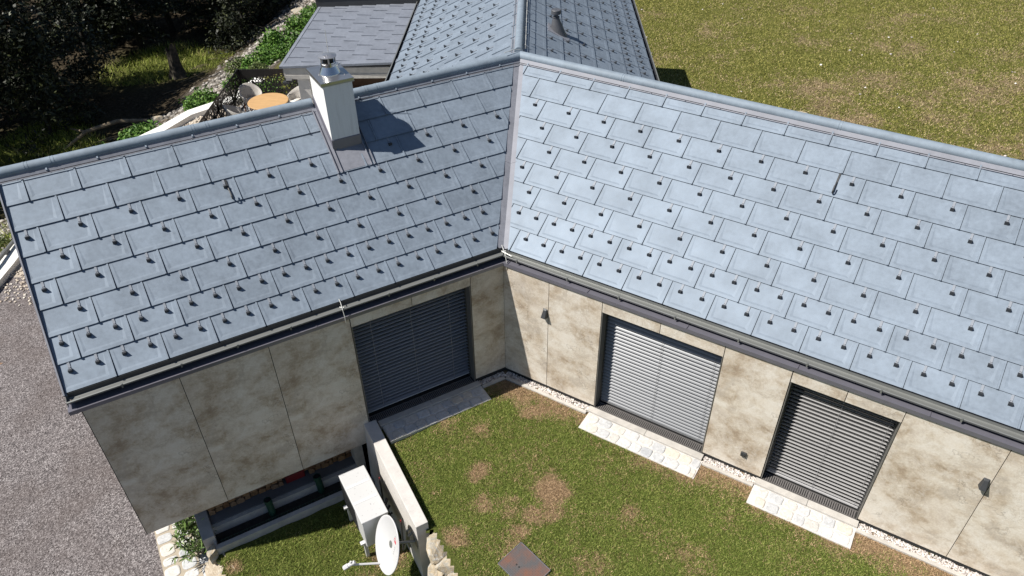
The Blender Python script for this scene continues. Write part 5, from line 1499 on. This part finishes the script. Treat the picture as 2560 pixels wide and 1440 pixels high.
# leaf litter twigs
mb = MB(); rng = random.Random(8)
for i in range(160):
    y = rng.uniform(17, 38); x = xb(y)[0] - rng.uniform(1.0, 6.5); z = ter(x, y) + .03; a = rng.uniform(-.6, .9); l = rng.uniform(.3, 1.1)
    p = Vector((x, y, z)); q = Vector((x + math.cos(a) * l, y + math.sin(a) * l, ter(x + math.cos(a) * l, y + math.sin(a) * l) + rng.uniform(.02, .12)))
    mb.tube([p, (p + q) / 2 + Z * .04, q], [.014, .012, .006], 5)
tag(build(mb, 'brushwood', M_deadw, None, loc=(-14, 24, -2), recalc=False), 'dead twigs strewn over the bank at the forest edge', 'twigs', None, 'stuff')
mb = MB(); z = lambda x, y: ter(x, y)
mb.tube([Vector((-16.0, 24.4, z(-16, 24.4) + .05)), Vector((-15.3, 24.9, z(-15.3, 24.9) + .35)), Vector((-14.4, 25.6, z(-14.4, 25.6) + .42)), Vector((-13.3, 25.7, z(-13.3, 25.7) + .15))], [.04, .075, .08, .06], 8)
mb.tube([Vector((-15.3, 24.9, z(-15.3, 24.9) + .35)), Vector((-16.2, 25.5, z(-16.2, 25.5) + .3))], [.05, .02], 6)
tag(build(mb, 'fallen_branch', M_deadw, None, loc=(-14.6, 25.3, -2.4)), 'bare arched branch fallen at the dark forest edge', 'branch')
# broken stump
t = thing('tree_stump', 'tall splintered tree stump in the sunlit clearing', 'stump', (-14.15, 31.0, ter(-14.15, 31.0)))
mb = MB(); rr = random.Random(2); c = Vector(t.location)
rows = []
for h, r in ((-.2, .50), (.06, .36), (.3, .27), (.6, .23), (.85, .22)):
    rows.append([c + Vector((math.cos(k * math.pi / 9) * r * (1 + .12 * math.sin(k * 3)), math.sin(k * math.pi / 9) * r * (1 + .12 * math.cos(k * 2.3)), h)) for k in range(18)])
rows.append([c + Vector((math.cos(k * math.pi / 9) * .2, math.sin(k * math.pi / 9) * .2, .9 + rr.uniform(0, .55))) for k in range(18)])
mb.strip(rows, 0, True); build(mb, 'trunk', plain('charred_stump', (.05, .042, .03), .95, 0, .7, 9, bump=.8), t, recalc=False)  # very dark stump wood, tone mottled by noise

# ------------------------------------------------------------------ forest trees
def crown_mesh(seed, H, Rr, n, conifer, leaf, z0):
    r = np.random.default_rng(seed); cen = []
    # limbs carry the clumps
    nb = 26
    for b in range(nb):
        f = (b + r.uniform(0, 1)) / nb; hb = z0 + f * (H - z0); th = r.uniform(0, 6.28)
        if conifer: L = Rr * (1 - f) ** .8 + .3; drop = -.18
        else: L = Rr * math.sqrt(max(.06, 1 - (2 * f - .75) ** 2 * .8)); drop = r.uniform(-.05, .35)
        for k in range(n // nb):
            q = r.uniform(.15, 1) ** .7
            cen.append((math.cos(th) * L * q + r.normal(0, .28), math.sin(th) * L * q + r.normal(0, .28), hb + drop * L * q + r.normal(0, .25)))
    return leaf_quads(r, cen, .26, 11, leaf, .9, 1.2 if not conifer else 1.7)
def trunk_mb(seed, H, r0):
    rr = random.Random(seed); mb = MB(); pts = [Vector((0, 0, -.4))]
    for k in range(1, 7): pts.append(Vector((rr.gauss(0, .12) * k * .5, rr.gauss(0, .12) * k * .5, H * k / 6.3)))
    mb.tube(pts, [r0 * (1 - .14 * k) for k in range(7)], 10)
    for k in range(9):
        h = H * rr.uniform(.22, .85); th = rr.uniform(0, 6.28); L = rr.uniform(1.0, 2.6)
        p = Vector((0, 0, h)); q = p + Vector((math.cos(th) * L, math.sin(th) * L, rr.uniform(-.2, .9)))
        mb.tube([p, p.lerp(q, .5) + Z * .15, q], [r0 * .32, r0 * .2, .015], 6)
    return mb
TV = []
for seed, H, Rr, n, con, leaf, z0, r0, mat in ((1, 11, 3.6, 900, False, .20, 1.6, .22, M_leafd), (2, 9.5, 3.2, 800, False, .17, 1.0, .18, M_leafd), (3, 12, 2.8, 950, True, .22, .8, .20, M_leafn), (4, 5.0, 2.1, 420, True, .15, .3, .10, M_leafn)):
    co = crown_mesh(seed, H, Rr, n, con, leaf, z0)
    me = fast_mesh('crown', co, np.arange(len(co)).reshape(-1, 4), [mat], nper=4)
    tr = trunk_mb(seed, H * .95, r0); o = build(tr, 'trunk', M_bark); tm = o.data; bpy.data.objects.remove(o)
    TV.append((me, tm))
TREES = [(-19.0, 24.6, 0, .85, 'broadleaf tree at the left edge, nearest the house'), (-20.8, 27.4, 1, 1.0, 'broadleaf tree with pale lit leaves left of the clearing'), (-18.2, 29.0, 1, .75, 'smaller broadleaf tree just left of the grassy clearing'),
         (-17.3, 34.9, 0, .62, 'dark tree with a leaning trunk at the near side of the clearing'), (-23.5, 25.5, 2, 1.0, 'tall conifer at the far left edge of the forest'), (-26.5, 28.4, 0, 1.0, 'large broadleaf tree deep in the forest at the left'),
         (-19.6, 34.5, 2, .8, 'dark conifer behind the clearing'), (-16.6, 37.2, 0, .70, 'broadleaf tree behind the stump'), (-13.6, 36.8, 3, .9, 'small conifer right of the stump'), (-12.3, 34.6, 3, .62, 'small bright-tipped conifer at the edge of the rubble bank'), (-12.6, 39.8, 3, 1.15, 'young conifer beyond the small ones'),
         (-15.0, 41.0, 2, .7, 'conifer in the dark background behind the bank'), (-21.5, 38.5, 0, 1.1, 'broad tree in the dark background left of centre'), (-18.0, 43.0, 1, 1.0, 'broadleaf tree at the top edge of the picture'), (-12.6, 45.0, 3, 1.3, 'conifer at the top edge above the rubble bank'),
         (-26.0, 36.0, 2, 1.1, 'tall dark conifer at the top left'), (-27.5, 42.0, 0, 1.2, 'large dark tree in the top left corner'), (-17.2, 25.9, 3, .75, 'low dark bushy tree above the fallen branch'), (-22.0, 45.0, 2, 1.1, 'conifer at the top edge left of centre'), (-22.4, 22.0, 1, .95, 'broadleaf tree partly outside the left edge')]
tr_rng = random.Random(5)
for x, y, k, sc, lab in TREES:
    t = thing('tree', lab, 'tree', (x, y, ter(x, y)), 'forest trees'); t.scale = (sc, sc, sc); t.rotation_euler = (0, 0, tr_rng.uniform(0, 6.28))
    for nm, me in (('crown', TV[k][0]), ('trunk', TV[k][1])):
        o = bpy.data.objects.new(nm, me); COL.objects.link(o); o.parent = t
